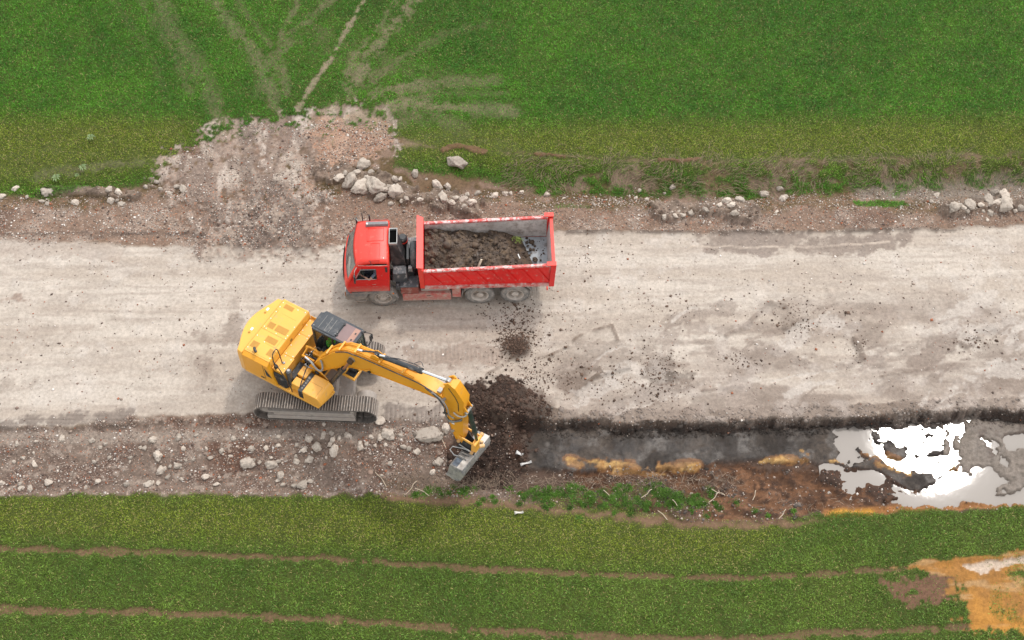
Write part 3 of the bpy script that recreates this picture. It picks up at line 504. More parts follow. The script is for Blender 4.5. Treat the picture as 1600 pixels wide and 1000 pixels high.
def rock(u, v, px, label, group, vi=None, flat=1):
    p = onground(u, v); s = px/44.0*(1.2 if px > 18 else 1.08); o = link(bpy.data.objects.new("rock", variants[vi if vi is not None else random.randrange(14)] if flat == 1 else slab))
    o.scale = (s, s*random.uniform(.85, 1.05), s*(random.uniform(.8, 1.1) if flat == 1 else 1)*(1.5 if 27 < px < 29 else 1)); o.rotation_euler = (random.uniform(-.3, .3)*(flat == 1), random.uniform(-.3, .3)*(flat == 1), random.uniform(0, 6.28) if flat == 1 else .1)
    o.location = (p.x, p.y, p.z+s*(.07 if flat == 1 else .0)); tag(o, label, "rock", group); return o
def four(s): return [tuple(float(t) for t in q.split(',')) for q in s.split()]
LOW = [(a/4, 600+b/4, c/4) for a, b, c in four("107,373,32 228,358,24 390,345,48 575,355,40 955,352,48 1117,335,40 1230,320,30 1460,342,34 1145,405,36 1385,420,36 1315,462,30 1572,405,34 990,450,70 1010,538,60 1110,512,46 1048,585,36 1065,515,28 1285,582,46 1355,628,36 925,632,56 790,630,36 618,608,38 305,617,48 190,652,42 130,652,38 125,625,26 10,620,40 88,487,26 215,500,40 210,430,22 145,463,28 590,487,28 815,460,26 812,485,22 685,460,30 905,402,32 880,398,28 628,398,28 1545,495,80 1440,450,26 1210,472,28 1165,480,20 990,620,32 958,615,28 1290,405,26 1135,595,30 660,375,30 535,648,26")]
LOW += [(360+a/4, 600+b/4, c/4) for a, b, c in four("20,342,36 133,403,36 222,400,36 105,497,80 250,510,68 298,485,38 415,488,46 410,455,26 493,475,58 540,398,70 648,420,72 460,412,46 490,342,48 580,322,50 640,350,46 622,378,36 315,570,62 305,600,40 330,630,30 452,632,64 400,636,40 498,608,34 812,400,44 850,377,32 905,385,26 810,372,34 985,315,80 940,335,50 1250,312,130 1345,280,70 970,380,26 1082,393,36 1118,405,34 1165,425,46 1300,490,60 1265,552,40 998,497,40 945,573,26 735,325,50 880,330,30 1065,320,30 415,380,28 300,385,32 300,330,30 255,462,24 182,490,30 635,310,40 680,340,30 600,460,24 585,252,26")]
HIGH = [(460+a/4, 130+b/4, c/4) for a, b, c in four("1012,500,112 893,640,75 955,648,55 755,568,60 625,600,50 660,602,34 930,715,80 985,750,50 785,728,40 740,745,28 600,755,44 430,510,90 345,600,110 415,655,110 460,600,70 510,640,120 590,640,50 640,680,100 540,690,80 280,590,70 1055,730,60 1145,690,46 1250,705,56 1315,690,44 1350,690,32 1418,683,36 1578,698,40 1105,750,60 222,688,24 825,600,20 390,560,60 560,665,60 700,720,40 480,560,50 1010,720,46 1060,770,36 1080,700,40 670,730,36 320,560,44")]
HIGH += [(820+a*.2625, 200+b*.2625, c*.2625) for a, b, c in four("130,400,38 683,373,32 660,420,36 725,427,30 878,355,42 832,390,24 915,500,28 942,518,32 990,512,50 1075,485,44 1250,508,50 895,523,36 830,525,40 1420,395,60 1515,365,40 1535,420,60 1498,500,28 232,418,24 415,458,30 1200,440,60 1280,430,60 1160,460,44 1230,460,50")]
HIGH += [(1200+a/4, 200+b/4, c/4) for a, b, c in four("70,385,34 92,440,60 1055,420,46 1025,465,38 1065,463,34 1165,498,76 1260,480,76 1250,518,44 1300,505,40 1380,455,90 1420,410,60 1480,425,80 1480,485,100 1400,505,50 1570,505,66 1350,505,34 1370,575,28 1185,500,40 1430,470,70 1220,500,50 1330,480,40 1540,520,40")]
HIGH += [(a*.4, b*.4, c*.4) for a, b, c in four("427,742,30 461,750,34 435,787,36 473,797,30 458,782,24 165,787,24 295,792,34 185,752,50 60,740,30 612,710,22 627,738,20 570,730,24 715,740,36 10,768,30 690,730,24 665,757,26 185,796,20 105,770,22")]
SPEC = {(713, 255): "large round pale boulder alone on the grass above the truck", (683, 290): "upright pale boulder on the verge just above the front of the truck bed",
        (672, 678): "big flat pale slab lying left of the excavator stick, largest of the lower slope", (606, 679): "flat pale stone slab between the track end and the big slab", (522, 705): "large pale lump under the middle of the excavator track, right of a pair",
        (495, 700): "large pale knobbly lump under the excavator track, left of a pair", (386, 724): "wide knobbly pale clump on the slope lower left of the excavator track", (422, 727): "pale rounded lump with a smaller stone against its right side, below the track",
        (483, 719): "pale angular stone alone on the slope below the middle of the track", (473, 758): "large pale stone at the foot of the slope beside a dark one", (439, 742): "tall pale stone on the slope with two smaller ones just under it",
        (685, 722): "grey brown boulder in the dark soil left of the bucket", (252, 734): "pale egg shaped stone low on the left slope", (247, 712): "broad pale lump in the middle of the left slope, above the egg shaped stone",
        (231, 758): "pale stone at the grass edge, biggest at the foot of the left slope", (1012, 0): ""}
used = set()
def near_ref(u, v, low):
    if low:
        return ("on the far left of the slope below the road" if u < 130 else "on the left part of the slope below the road" if u < 250 else "on the slope left of the excavator track" if u < 400 else "on the slope below the excavator track" if u < 560 else "on the slope between the track and the bucket")
    return ("on the upper verge at the far left" if u < 130 else "on the upper verge left of the gravel entry" if u < 300 else "in the lumpy bank above the truck cab" if u < 645 else "on the upper verge above the truck bed" if u < 870 else "on the upper verge just right of the truck" if u < 1030 else "around the earth mound on the upper verge" if u < 1170 else "on the upper verge between the mound and the grey clump" if u < 1440 else "in the grey clump at the upper verge far right")
for lst, low in ((LOW, 1), (HIGH, 0)):
    for u, v, s in lst:
        best = min(SPEC, key=lambda q: abs(q[0]-u)+abs(q[1]-v)); lb = None
        if abs(best[0]-u)+abs(best[1]-v) < 7 and best not in used and SPEC[best]: lb = SPEC[best]; used.add(best)
        sz = "small" if s < 8.6 else "medium" if s < 13 else "large"
        rock(u, v, s, lb or f"{sz} pale rough rock {near_ref(u, v, low)}", ("rocks on the slope below the road" if low else "rocks along the upper verge"), flat=0 if s > 30 and low else 1)

# ------------------------------------------------------------------ mesh builder for the machines
class MB:
    def __init__(s): s.bm = bmesh.new()
    def hull(s, lo, hi):                                   # two rings of equal length -> closed solid
        a = [s.bm.verts.new(p) for p in lo]; b = [s.bm.verts.new(p) for p in hi]; n = len(a)
        for i in range(n): s.bm.faces.new((a[i], a[(i+1) % n], b[(i+1) % n], b[i]))
        s.bm.faces.new(a[::-1]); s.bm.faces.new(b); return s
    def box(s, x0, x1, y0, y1, z0, z1, tx=0, ty=0, M=None):  # tx,ty: top inset
        lo = [(x0, y0, z0), (x1, y0, z0), (x1, y1, z0), (x0, y1, z0)]; hi = [(x0+tx, y0+ty, z1), (x1-tx, y0+ty, z1), (x1-tx, y1-ty, z1), (x0+tx, y1-ty, z1)]
        if M: lo = [M @ Vector(p) for p in lo]; hi = [M @ Vector(p) for p in hi]
        return s.hull(lo, hi)
    def py(s, pts, y0, y1, M=None):                        # profile in xz, extruded in y
        lo = [(x, y0, z) for x, z in pts]; hi = [(x, y1, z) for x, z in pts]
        if M: lo = [M @ Vector(p) for p in lo]; hi = [M @ Vector(p) for p in hi]
        return s.hull(lo, hi)
    def pz(s, pts, z0, z1, k=1.0): return s.hull([(x, y, z0) for x, y in pts], [(x*k, y*k, z1) for x, y in pts])
    def cyl(s, p0, p1, r, seg=16, r2=None):
        p0, p1 = Vector(p0), Vector(p1); r2 = r if r2 is None else r2; q = (p1-p0).to_track_quat('Z', 'Y')
        f = lambda c, rr: [c+q @ Vector((rr*math.cos(2*math.pi*i/seg), rr*math.sin(2*math.pi*i/seg), 0)) for i in range(seg)]
        return s.hull(f(p0, r), f(p1, r2))
    def tube(s, pts, r, seg=8, sm=3):
        pts = [Vector(p) for p in pts]
        if sm and len(pts) > 2:
            o = []
            for i in range(len(pts)-1):
                a, b, c, d = pts[max(0, i-1)], pts[i], pts[i+1], pts[min(len(pts)-1, i+2)]
                for k in range(sm):
                    t = k/sm; o.append(.5*((2*b)+(-a+c)*t+(2*a-5*b+4*c-d)*t*t+(-a+3*b-3*c+d)*t**3))
            pts = o+[pts[-1]]
        rings = []; up = Vector((.13, .21, .97))
        for i, p in enumerate(pts):
            d = (pts[min(i+1, len(pts)-1)]-pts[max(i-1, 0)]).normalized(); a = d.cross(up); a = (a if a.length > .05 else d.cross(Vector((1, 0, 0)))).normalized(); b = d.cross(a)
            rings.append([s.bm.verts.new(p+(a*math.cos(2*math.pi*k/seg)+b*math.sin(2*math.pi*k/seg))*r) for k in range(seg)])
        for A, B in zip(rings[:-1], rings[1:]):
            for k in range(seg): s.bm.faces.new((A[k], A[(k+1) % seg], B[(k+1) % seg], B[k]))
        s.bm.faces.new(rings[0][::-1]); s.bm.faces.new(rings[-1]); return s
    def lathe(s, prof, o, ax=(0, 1, 0), seg=40):           # prof: (radius, along axis)
        o = Vector(o); q = Vector(ax).to_track_quat('Z', 'Y'); R_ = []
        for r, h in prof: R_.append([s.bm.verts.new(o+q @ Vector((r*math.cos(2*math.pi*k/seg), r*math.sin(2*math.pi*k/seg), h))) for k in range(seg)])
        for A, B in zip(R_[:-1], R_[1:]):
            for k in range(seg): s.bm.faces.new((A[k], A[(k+1) % seg], B[(k+1) % seg], B[k]))
        return s
    def grid(s, fn, nu, nv, skip=None):
        V = [[s.bm.verts.new(fn(i/nu, j/nv)) for j in range(nv+1)] for i in range(nu+1)]
        for i in range(nu):
            for j in range(nv):
                if skip and skip(i, j): continue
                s.bm.faces.new((V[i][j], V[i+1][j], V[i+1][j+1], V[i][j+1]))
        return s
    def build(s, name, m, parent=None, bev=0.0, loc=None, rz=None, ang=32, seg=2, solid=0):
        bmesh.ops.recalc_face_normals(s.bm, faces=s.bm.faces)
        for f in s.bm.faces: f.smooth = True
        for e in s.bm.edges:
            if len(e.link_faces) == 2 and e.calc_face_angle(0) > R(ang): e.smooth = False
        me = bpy.data.meshes.new(name); s.bm.to_mesh(me); s.bm.free(); me.materials.append(m); o = link(bpy.data.objects.new(name, me), parent)
        if solid: md = o.modifiers.new("s", 'SOLIDIFY'); md.thickness = solid; md.offset = -1
        if bev: md = o.modifiers.new("b", 'BEVEL'); md.width = bev; md.segments = seg; md.limit_method = 'ANGLE'; md.angle_limit = R(35); md.harden_normals = True
        if loc is not None: o.location = loc
        if rz is not None: o.rotation_euler = (0, 0, rz)
        return o
def glass_mat(name, col=(.02, .03, .028), alpha=.45, rough=.03):
    m = bpy.data.materials.new(name); m.use_nodes = True; b = m.node_tree.nodes["Principled BSDF"]; b.inputs["Base Color"].default_value = (*col, 1)
    b.inputs["Alpha"].default_value = alpha; b.inputs["Roughness"].default_value = rough; b.inputs["Specular IOR Level"].default_value = .6; return m
DUST = (.40, .34, .29); MUD = (.14, .105, .085)
M_YEL = mat("yellow_paint", (.76, .37, .05), .38, var=.05, vs=1.2, dirt=(.45, .30, .14), damt=.12, coat=.25)
M_YEL2 = mat("yellow_boom_paint", (.72, .315, .016), .42, var=.05, vs=1.5, dirt=(.40, .25, .10), damt=.06, coat=.1)
M_VENT = mat("vent_mesh", (.42, .21, .03), .7, var=.1)
M_BLK = mat("black_plastic", (.022, .023, .025), .5, var=.3, dirt=DUST, damt=.12)
M_ROOF = mat("dark_roof", (.036, .041, .048), .55, var=.12, dirt=(.2, .19, .18), damt=.15)
M_IRON = mat("track_steel", (.34, .30, .265), .6, metal=.25, var=.3, vs=5, dirt=(.30, .25, .21), damt=.6, bump=.4, bs=22)
M_PAD = mat('track_pad', (.085, .073, .063), .8, var=.4, vs=5, dirt=(.16, .13, .11), damt=.4)
M_FRM = mat("dusty_frame", (.30, .265, .235), .75, var=.25, vs=5, dirt=(.34, .29, .25), damt=.6, bump=.4, bs=16)
M_CHR = mat("chrome_rod", (.72, .72, .72), .18, metal=.9, var=.03)
M_CYL = mat("cylinder_black", (.03, .034, .038), .35, var=.2, dirt=DUST, damt=.1)
M_HOSE = mat("hydraulic_hose", (.03, .03, .032), .5, var=.3, dirt=DUST, damt=.25)
M_STL = mat("worn_bucket_steel", (.33, .31, .28), .42, metal=.35, var=.25, vs=3, dirt=(.12, .12, .125), damt=.4, scratch=((.5, .47, .43), 5), bump=.2, bs=12)
M_GREY = mat("grey_fitting", (.34, .34, .33), .45, metal=.4, var=.2, dirt=DUST, damt=.3)
M_WHT = mat("white_mark", (.75, .75, .72), .5)
M_SKY = mat("tinted_roof_window", (.20, .13, .125), .5, var=.08)
M_SKY2 = mat("roof_window_blind", (.36, .20, .15), .6)
M_GLS = glass_mat("cab_glass", alpha=.24)
M_ORG = mat("amber_lens", (.8, .22, .02), .25)
M_RED = mat("red_paint", (.66, .034, .018), .42, var=.07, vs=1.6, dirt=(.50, .16, .12), damt=.05, coat=.12, scratch=((.62, .40, .36), 7), samt=.69)
M_REDB = mat("red_body_paint", (.66, .012, .010), .45, var=.1, vs=1.3, dirt=(.46, .22, .18), damt=.16, scratch=((.60, .50, .45), 3.2), samt=.63, coat=.1)
M_REDC = mat('red_side_paint', (.62, .012, .010), .5, var=.05, vs=1.3, dirt=(.42, .26, .21), damt=.12, dz=(.9, 1.35), spec=.35)
M_REDD = mat("red_dusty_paint", (.42, .06, .05), .7, var=.12, dirt=(.42, .34, .28), damt=.5, dz=(.25, .75))
M_INN = mat("scraped_bed_steel", (.50, .46, .43), .6, var=.25, vs=1.2, dirt=(.24, .20, .17), damt=.4, scratch=((.62, .56, .53), 2.2), samt=.6)
M_FLO = mat("bare_bed_floor", (.33, .35, .37), .65, metal=.0, var=.12, dirt=MUD, damt=.2)
M_TYR = mat("dusty_tyre", (.11, .108, .102), .85, var=.2, vs=4, dirt=(.30, .27, .24), damt=.62, bump=.3, bs=20)
M_TYRD = mat("dark_tyre", (.05, .056, .06), .8, var=.2, vs=4, dirt=(.2, .19, .18), damt=.3)
M_RIM = mat("dusty_rim", (.46, .41, .36), .8, var=.15, dirt=(.30, .25, .21), damt=.5)
M_BOXG = mat("painted_box_grey", (.055, .06, .066), .5, var=.2, dirt=(.45, .42, .4), damt=.22)
M_DARK = mat("oily_frame", (.018, .018, .02), .55, var=.4, vs=6, dirt=(.12, .1, .09), damt=.3)
M_BUMP = mat("dusty_bumper", (.14, .145, .15), .6, var=.2, dirt=(.36, .31, .26), damt=.5, dz=(.4, .8))
M_SKIN = mat("skin", (.50, .27, .19), .5, var=.05); M_HAIR = mat("hair", (.05, .032, .02), .7)
M_INT = mat("cab_interior", (.03, .03, .032), .7, var=.2)

# ------------------------------------------------------------------ people (one skinned body, clothing and hair as children)
def skin_mesh(name, chains, m, parent=None, lvl=1):
    bm = bmesh.new(); L = bm.verts.layers.skin.verify(); idx = {}; first = True
    for ch in chains:
        prev = None
        for p, r in ch:
            key = tuple(round(c, 4) for c in p)
            if key not in idx:
                v = bm.verts.new(p); v[L].radius = (r, r) if not isinstance(r, tuple) else r; v[L].use_root = first; first = False; idx[key] = v
            v = idx[key]
            if prev is not None and prev is not v and not bm.edges.get((prev, v)): bm.edges.new((prev, v))
            prev = v
    me = bpy.data.meshes.new(name); bm.to_mesh(me); bm.free(); me.materials.append(m); o = link(bpy.data.objects.new(name, me), parent)
    md = o.modifiers.new("skin", 'SKIN'); md.use_smooth_shade = True; md.branch_smoothing = .6; o.modifiers.new("sub", 'SUBSURF').levels = lvl; o.modifiers["sub"].render_levels = lvl+1; return o
def person(label, loc, rz, shirt, trousers, handL, handR, elL, elR, group=None):
    # local frame: x forward, y to the left, origin on the seat under the hips
    hip = (0, 0, .10); ch = (-.05, 0, .38); nk = (-.03, 0, .57); hd = (.0, 0, .68); hd2 = (.0, 0, .80)
    C_ = [[(hip, .15), ((-.04, 0, .24), .135), (ch, .15), ((-.05, 0, .50), .10), (nk, .058), ((-.015, 0, .62), .06), (hd, .085), ((-.005, 0, .75), .098), (hd2, .08), ((-.01, 0, .85), .05)],
          [(hd, .085), ((.085, 0, .655), .035)], [((-.005, 0, .75), .098), ((.105, 0, .715), .016)]]
    for s in (1, -1): C_.append([((-.005, 0, .75), .098), ((-.01, s*.095, .725), .016)])
    for s, el, hn in ((1, elL, handL), (-1, elR, handR)):
        sh = (-.05, s*.19, .49); C_.append([(ch, .15), (sh, .065), (el, .043), (tuple(.85*h+.15*e for h, e in zip(hn, el)), .028), (hn, .03)])
        d = Vector(hn)-Vector(el); d.normalize(); sd_ = Vector((0, 0, 1)).cross(d).normalized()
        for k, (off, ln) in enumerate(((-.03, .07), (-.01, .08), (.01, .078), (.03, .062))):
            b = Vector(hn)+d*.035+sd_*off; C_.append([(hn, .03), (tuple(b), .010), (tuple(b+d*ln*.5+Vector((0, 0, -.01))), .009), (tuple(b+d*ln*.7+Vector((0, 0, -.035))), .008)])
        b = Vector(hn)+sd_*-s*.035; C_.append([(hn, .03), (tuple(b+d*.02), .011), (tuple(b+d*.05), .009)])
    for s in (1, -1): C_.append([(hip, .15), ((.06, s*.10, .08), .095), ((.42, s*.13, .12), .065), ((.47, s*.13, -.12), .05), ((.50, s*.13, -.32), .038), ((.60, s*.13, -.36), .034)])
    b = skin_mesh("person", C_, M_SKIN); b.location = loc; b.rotation_euler = (0, 0, rz); tag(b, label, "person", group)
    J = [[(hip, .165), ((-.04, 0, .24), .15), (ch, .165), ((-.05, 0, .50), .115), ((-.04, 0, .555), .07)]]
    for s, el in ((1, elL), (-1, elR)):
        sh = (-.05, s*.19, .49); e2 = tuple(s_+(e-s_)*.75 for s_, e in zip(sh, el)); J.append([(ch, .165), (sh, .08), (e2, .06)])
    skin_mesh("shirt", J, shirt, b)
    T = [[(hip, .17)]]+[[(hip, .17), ((.06, s*.10, .08), .11), ((.42, s*.13, .12), .08), ((.47, s*.13, -.12), .062), ((.50, s*.13, -.28), .052)] for s in (1, -1)]
    skin_mesh("trousers", T, trousers, b)
    h = MB(); bmesh.ops.create_icosphere(h.bm, subdivisions=3, radius=.108)
    for v in h.bm.verts: v.co = Vector((v.co.x*1.02-.018, v.co.y*.92, max(v.co.z, -.05 if v.co.x < .03 else .03)+.775))
    h.build("hair", M_HAIR, b)
    e = MB()
    for s in (1, -1): e.lathe([(.001, -.012), (.010, -.006), (.012, 0), (.001, .008)], (.088, s*.034, .745), (1, 0, 0), 8)
    e.build("eyes", M_INT, b); return b

# ------------------------------------------------------------------ dump truck (x to the rear, y away from the camera, origin on the ground under the front axle)
TYAW = R(1.8)
tp = P(599.5, 479.6); tz = .05
tx0 = tp[0]-math.sin(TYAW)*1.11; ty0 = tp[1]+math.cos(TYAW)*1.11
truck = empty("dump_truck", (tx0, ty0, tz), TYAW)
tag(truck, "red three axle dump truck loaded with dark soil on the pale road", "dump truck")
HW = 1.11
# cab shell: profile swept across the width
prof = [(-1.17, .86), (-1.24, 1.0), (-1.27, 1.25), (-1.22, 1.52), (-1.13, 1.68), (-.97, 2.05), (-.80, 2.40), (-.72, 2.50), (-.55, 2.555), (-.1, 2.575), (.27, 2.57), (.345, 2.52), (.36, 2.40), (.34, 1.7), (.31, .98)]
def cabpt(i, t):
    x, z = prof[i]; y = (t*2-1); tp_ = 1-.10*max(0, (z-1.73))/.8; ed = 1-.035*max(0, (z-2.38)/.2)
    rnd = max(0, (abs(y)-.86)/.14)
    zz = z-(.10*rnd*rnd if z > 2.3 else 0); b = .13*(1-y*y) if x < -.4 else 0
    return (x-b*(.8 if z < 1.8 else 1)+(.07*rnd*rnd if x < -.4 else 0), y*HW*tp_*ed, zz)
NV = 20
m = MB(); m.grid(lambda a, b: cabpt(round(a*(len(prof)-1)), b), len(prof)-1, NV, skip=lambda i, j: i in (4, 5) and 1 <= j <= NV-2)
cabo = m.build("cab_body", M_RED, truck, solid=.03, ang=50)
def cab_side(s, door):
    y = lambda z: s*HW*(1-.10*max(0, (z-1.73))/.8)
    def panel(pts, t=.03):
        mm = MB(); mm.hull([(x, y(z)-s*.001, z) for x, z in pts], [(x, y(z)-s*t, z) for x, z in pts]); return mm
    lowp = panel([(-1.20, 1.0), (-1.19, 1.25), (-1.16, 1.52), (-1.03, 1.68), (-1.0, 1.73), (-.88, 1.73), (-.12, 1.73), (.34, 1.73), (.31, .98), (-1.15, .98)]); lowp.build("side_panel", M_REDC, truck, .006)
    panel([(-1.0, 1.735), (-.86, 1.735), (-.62, 2.27), (-.60, 2.40), (-.79, 2.37)]).build("windscreen_pillar", M_REDC, truck, .006)
    panel([(-.10, 1.735), (.34, 1.735), (.35, 2.40), (-.6, 2.40), (-.61, 2.28), (-.10, 2.27)]).build("rear_pillar", M_REDC, truck, .006)
    d = MB(); d.hull([(x, y(z)+s*.010, z) for x, z in ((-1.06, 1.02), (-1.04, 1.70), (-.04, 1.70), (-.06, 1.02))], [(x, y(z)+s*.0, z) for x, z in ((-1.06, 1.02), (-1.04, 1.70), (-.04, 1.70), (-.06, 1.02))]); do = d.build("door", M_REDC, truck, .006)
    MB().box(-.30, -.16, s*(HW+.012)-.008, s*(HW+.012)+.012, 1.42, 1.455).build("handle", M_REDD, do, .004)
    MB().box(-1.055, -.045, s*(HW+.011)-.003, s*(HW+.011)+.003, 1.30, 1.312).build("trim_line", M_REDD, do)
    f = MB()
    q = [(-.90, 1.75), (-.645, 2.25), (-.125, 2.25), (-.125, 1.75), (-.90, 1.75)]
    f.tube([(x, y(z)+s*.004, z) for x, z in q], .014, 6, 0); fo = f.build("side_window", M_GREY, truck)
    g = MB(); g.hull([(x, y(z)-s*.012, z) for x, z in ((-.90, 1.75), (-.645, 2.25), (-.52, 2.25), (-.52, 1.75))], [(x, y(z)-s*.016, z) for x, z in ((-.90, 1.75), (-.645, 2.25), (-.52, 2.25), (-.52, 1.75))]); g.build("pane", M_GLS, fo)
    # mirror on its bracket
    r = MB(); r.tube([(-.78, y(2.35), 2.37), (-.86, y(2.3)+s*.16, 2.3), (-.86, y(2)+s*.2, 1.95), (-.84, y(1.8)+s*.04, 1.80)], .014, 6); ro = r.build("mirror", M_GREY, truck)
    MB().box(-.90, -.84, y(2)+s*.2-.075, y(2)+s*.2+.075, 1.82, 2.22).build("mirror_glass", M_BLK, ro, .02)
    # steps and bumper end
    st = MB(); st.tube([(-1.0, s*1.09, .62), (-.98, s*1.12, .40), (-.60, s*1.12, .40), (-.56, s*1.09, .62)], .02, 6, 2); st.build("step", M_FRM, truck)
    lb = MB(); lb.py([(-1.34, .55), (-1.30, .86), (-.62, .93), (.40, .93), (.50, .80), (.60, .50), (.56, .48), (.44, .74), (.30, .86), (-.30, .88), (-.50, .80), (-.60, .52), (-.9, .48)], s*1.12, s*.80); lb.build("front_mudguard", M_BUMP, truck, .012)
    MB().cyl((.42, s*1.13, .86), (.42, s*1.15, .86), .028, 10).build("side_lamp", M_ORG, truck)
for s in (-1, 1): cab_side(s, 0)
# windscreen
ws = MB(); ws.grid(lambda a, b: tuple(np.array(cabpt(4, (b*.9+.05)))*(1-a)*1+np.array(cabpt(6, (b*.9+.05)))*a), 1, 16); 
ws.build("windscreen", glass_mat("windscreen_sky_glass", (.30, .30, .27), .66, .08), truck)  # pale grey base paints the reflected sky into the glass
rb = MB(); rb.tube([tuple(np.array(cabpt(4, t))+[0, 0, 0]) for t in np.linspace(.04, .96, 9)], .016, 6, 0); rb.tube([cabpt(6, t) for t in np.linspace(.04, .96, 9)], .014, 6, 0); rb.build("windscreen_seal", M_BLK, truck)
wp_ = MB()
for t in (.3, .68): wp_.tube([cabpt(4, t), tuple(np.array(cabpt(5, t+.12))+[-.03, 0, 0])], .01, 5, 0)
wp_.build("wipers", M_BLK, truck)
gr = MB()
for k in range(7): gr.tube([tuple(np.array(cabpt(2, t))+[-.012, 0, .15-k*.05]) for t in np.linspace(.2, .8, 9)], .012, 5, 0)
gr.build("grille", M_BLK, truck)
bp = MB(); bp.grid(lambda a, b: (-1.24-.13*(1-(b*2-1)**2)-(.04 if a < .5 else -.04), (b*2-1)*1.12, .50+.34*a), 1, 16); bp.build("bumper", M_BUMP, truck, solid=.05)
for s in (-1, 1):
    h = MB().lathe([(.001, -.05), (.10, -.045), (.115, .0), (.10, .012), (.001, .02)], (-1.335, s*.82, .70), (-1, 0, 0), 20).build("headlight", M_WHT, truck); MB().box(-1.345, -1.33, s*1.0-.07, s*1.0+.07, .64, .76).build("indicator", M_ORG, truck, .01)
# roof fittings
MB().box(-.48, .33, .62, .80, 2.53, 2.68, .01, .02).build("roof_box", mat("grey_roof_box", (.17, .165, .165), .55, var=.1, dirt=(.4, .36, .33), damt=.1), truck, .02)
hp = MB()
for (x0, x1, y0, y1) in ((-.42, .18, -.02, .55), (-.33, .05, -.88, -.12)):
    zt = 2.578
    for a, b, c, d in ((x0, x1, y0, y0+.015), (x0, x1, y1-.015, y1), (x0, x0+.015, y0+.0151, y1-.0151), (x1-.015, x1, y0+.0151, y1-.0151)): hp.box(a, b, c, d, zt-.02, zt+.008)
hp.build("roof_ribs", M_RED, truck, .004)
gt = MB()
for s in (-1, 1): gt.tube([(-.72, s*.98, 2.43), (-.3, s*1.02, 2.455), (.33, s*1.02, 2.455)], .014, 6, 2)
gt.build("roof_gutters", M_REDD, truck)
rl = MB(); rl.cyl((-.35, .98, 2.45), (-.35, 1.02, 2.72), .03, 10); rl.cyl((-.6, 1.0, 2.45), (-.62, 1.12, 2.75), .02, 8); rl.cyl((-.25, -.95, 2.45), (-.28, -.97, 2.66), .012, 6); rl.build("roof_antennas", M_DARK, truck)
MB().lathe([(.001, .05), (.03, .045), (.035, 0)], (-.42, .66, 2.675), (0, 0, 1), 12).build("roof_lamp", M_WHT, truck)
# cab inside
it = MB(); it.box(-1.0, .28, -1.06, 1.06, 1.0, 1.10); it.box(.22, .30, -1.06, 1.06, 1.10, 2.35); it.build("cab_interior", M_INT, truck, .01)
ds_ = MB(); ds_.box(-1.12, -.88, -1.04, 1.04, 1.3, 1.66, .03); ds_.build("dashboard", mat("dashboard_grey", (.09, .085, .08), .6), truck, .02)
for s in (-1, 1): x_ = MB(); x_.box(-.38, .08, s*.62-.24, s*.62+.24, 1.10, 1.40); x_.box(.04, .17, s*.62-.24, s*.62+.24, 1.40, 2.02); x_.build("seat", M_BOXG, truck, .04)
sw = MB(); sw.lathe([(.215+.015*math.cos(a), .015*math.sin(a)) for a in np.linspace(0, 2*math.pi, 9)], (-.72, -.62, 1.76), (-.55, 0, .83), 24); sw.tube([(-.72, -.82, 1.76), (-.72, -.42, 1.76)], .012, 6, 0); sw.cyl((-.72, -.62, 1.76), (-.98, -.62, 1.40), .025, 8); sw.build("steering_wheel", M_BLK, truck)
# wheels
def wheel(x, s, dual, r=.525, y=None):
    yo = s*1.11 if y is None else y; wd = .27 if not dual else .52
    t = MB(); a = -s
    t.lathe([(.30, .02), (.335, .0), (.42, -.005+.0), (.485, .012), (.515, .045), (.525, .09), (.525, wd-.09), (.515, wd-.045), (.485, wd-.012), (.42, wd), (.335, wd), (.30, wd-.02)], (x, yo, .525), (0, a, 0), 44)
    for k in range(60):
        an = 2*math.pi*k/60; c_, s_ = math.cos(an), math.sin(an); q = Matrix.Translation((x, yo+a*wd/2, .525)) @ Matrix.Rotation(an, 4, 'Y')
        t.box(-.018, .018, -wd*.46, -.03, .515, .538, M=q); t.box(-.018, .018, .03, wd*.46, .515, .538, M=q)
    w_ = t.build("tyre", M_TYR, truck, ang=40); w_.name = "wheel"
    rm = MB()
    if dual: rm.lathe([(.30, .02), (.325, .0), (.315, -.012), (.29, .0), (.27, .03), (.235, .17), (.16, .185), (.14, .175), (.13, .02), (.10, -.0), (.001, -.005)], (x, yo, .525), (0, a, 0), 36)
    else: rm.lathe([(.30, .02), (.325, .0), (.315, -.012), (.285, .0), (.265, .06), (.22, .075), (.19, .045), (.15, .015), (.11, .01), (.105, -.035), (.05, -.05), (.001, -.05)], (x, yo, .525), (0, a, 0), 36)
    rm.build("rim", M_RIM, w_)
    nb = MB()
    for k in range(10):
        an = 2*math.pi*k/10; rr = .165 if not dual else .20; p = Vector((x+rr*math.cos(an), yo+a*(.02 if not dual else .165), .525+rr*math.sin(an))); nb.cyl(p, p-Vector((0, a*.035, 0)), .016, 6)
    nb.build("wheel_nuts", M_FRM, w_)
    if not dual:
        hl = MB()
        for k in range(10):
            an = 2*math.pi*(k+.5)/10; p = Vector((x+.215*math.cos(an), yo+a*.072, .525+.215*math.sin(an))); hl.cyl(p, p-Vector((0, a*.012, 0)), .026, 10)
        hl.build("rim_holes", M_DARK, w_)
for s in (-1, 1):
    wheel(.02, s, False); wheel(3.55, s, True); wheel(4.84, s, True)
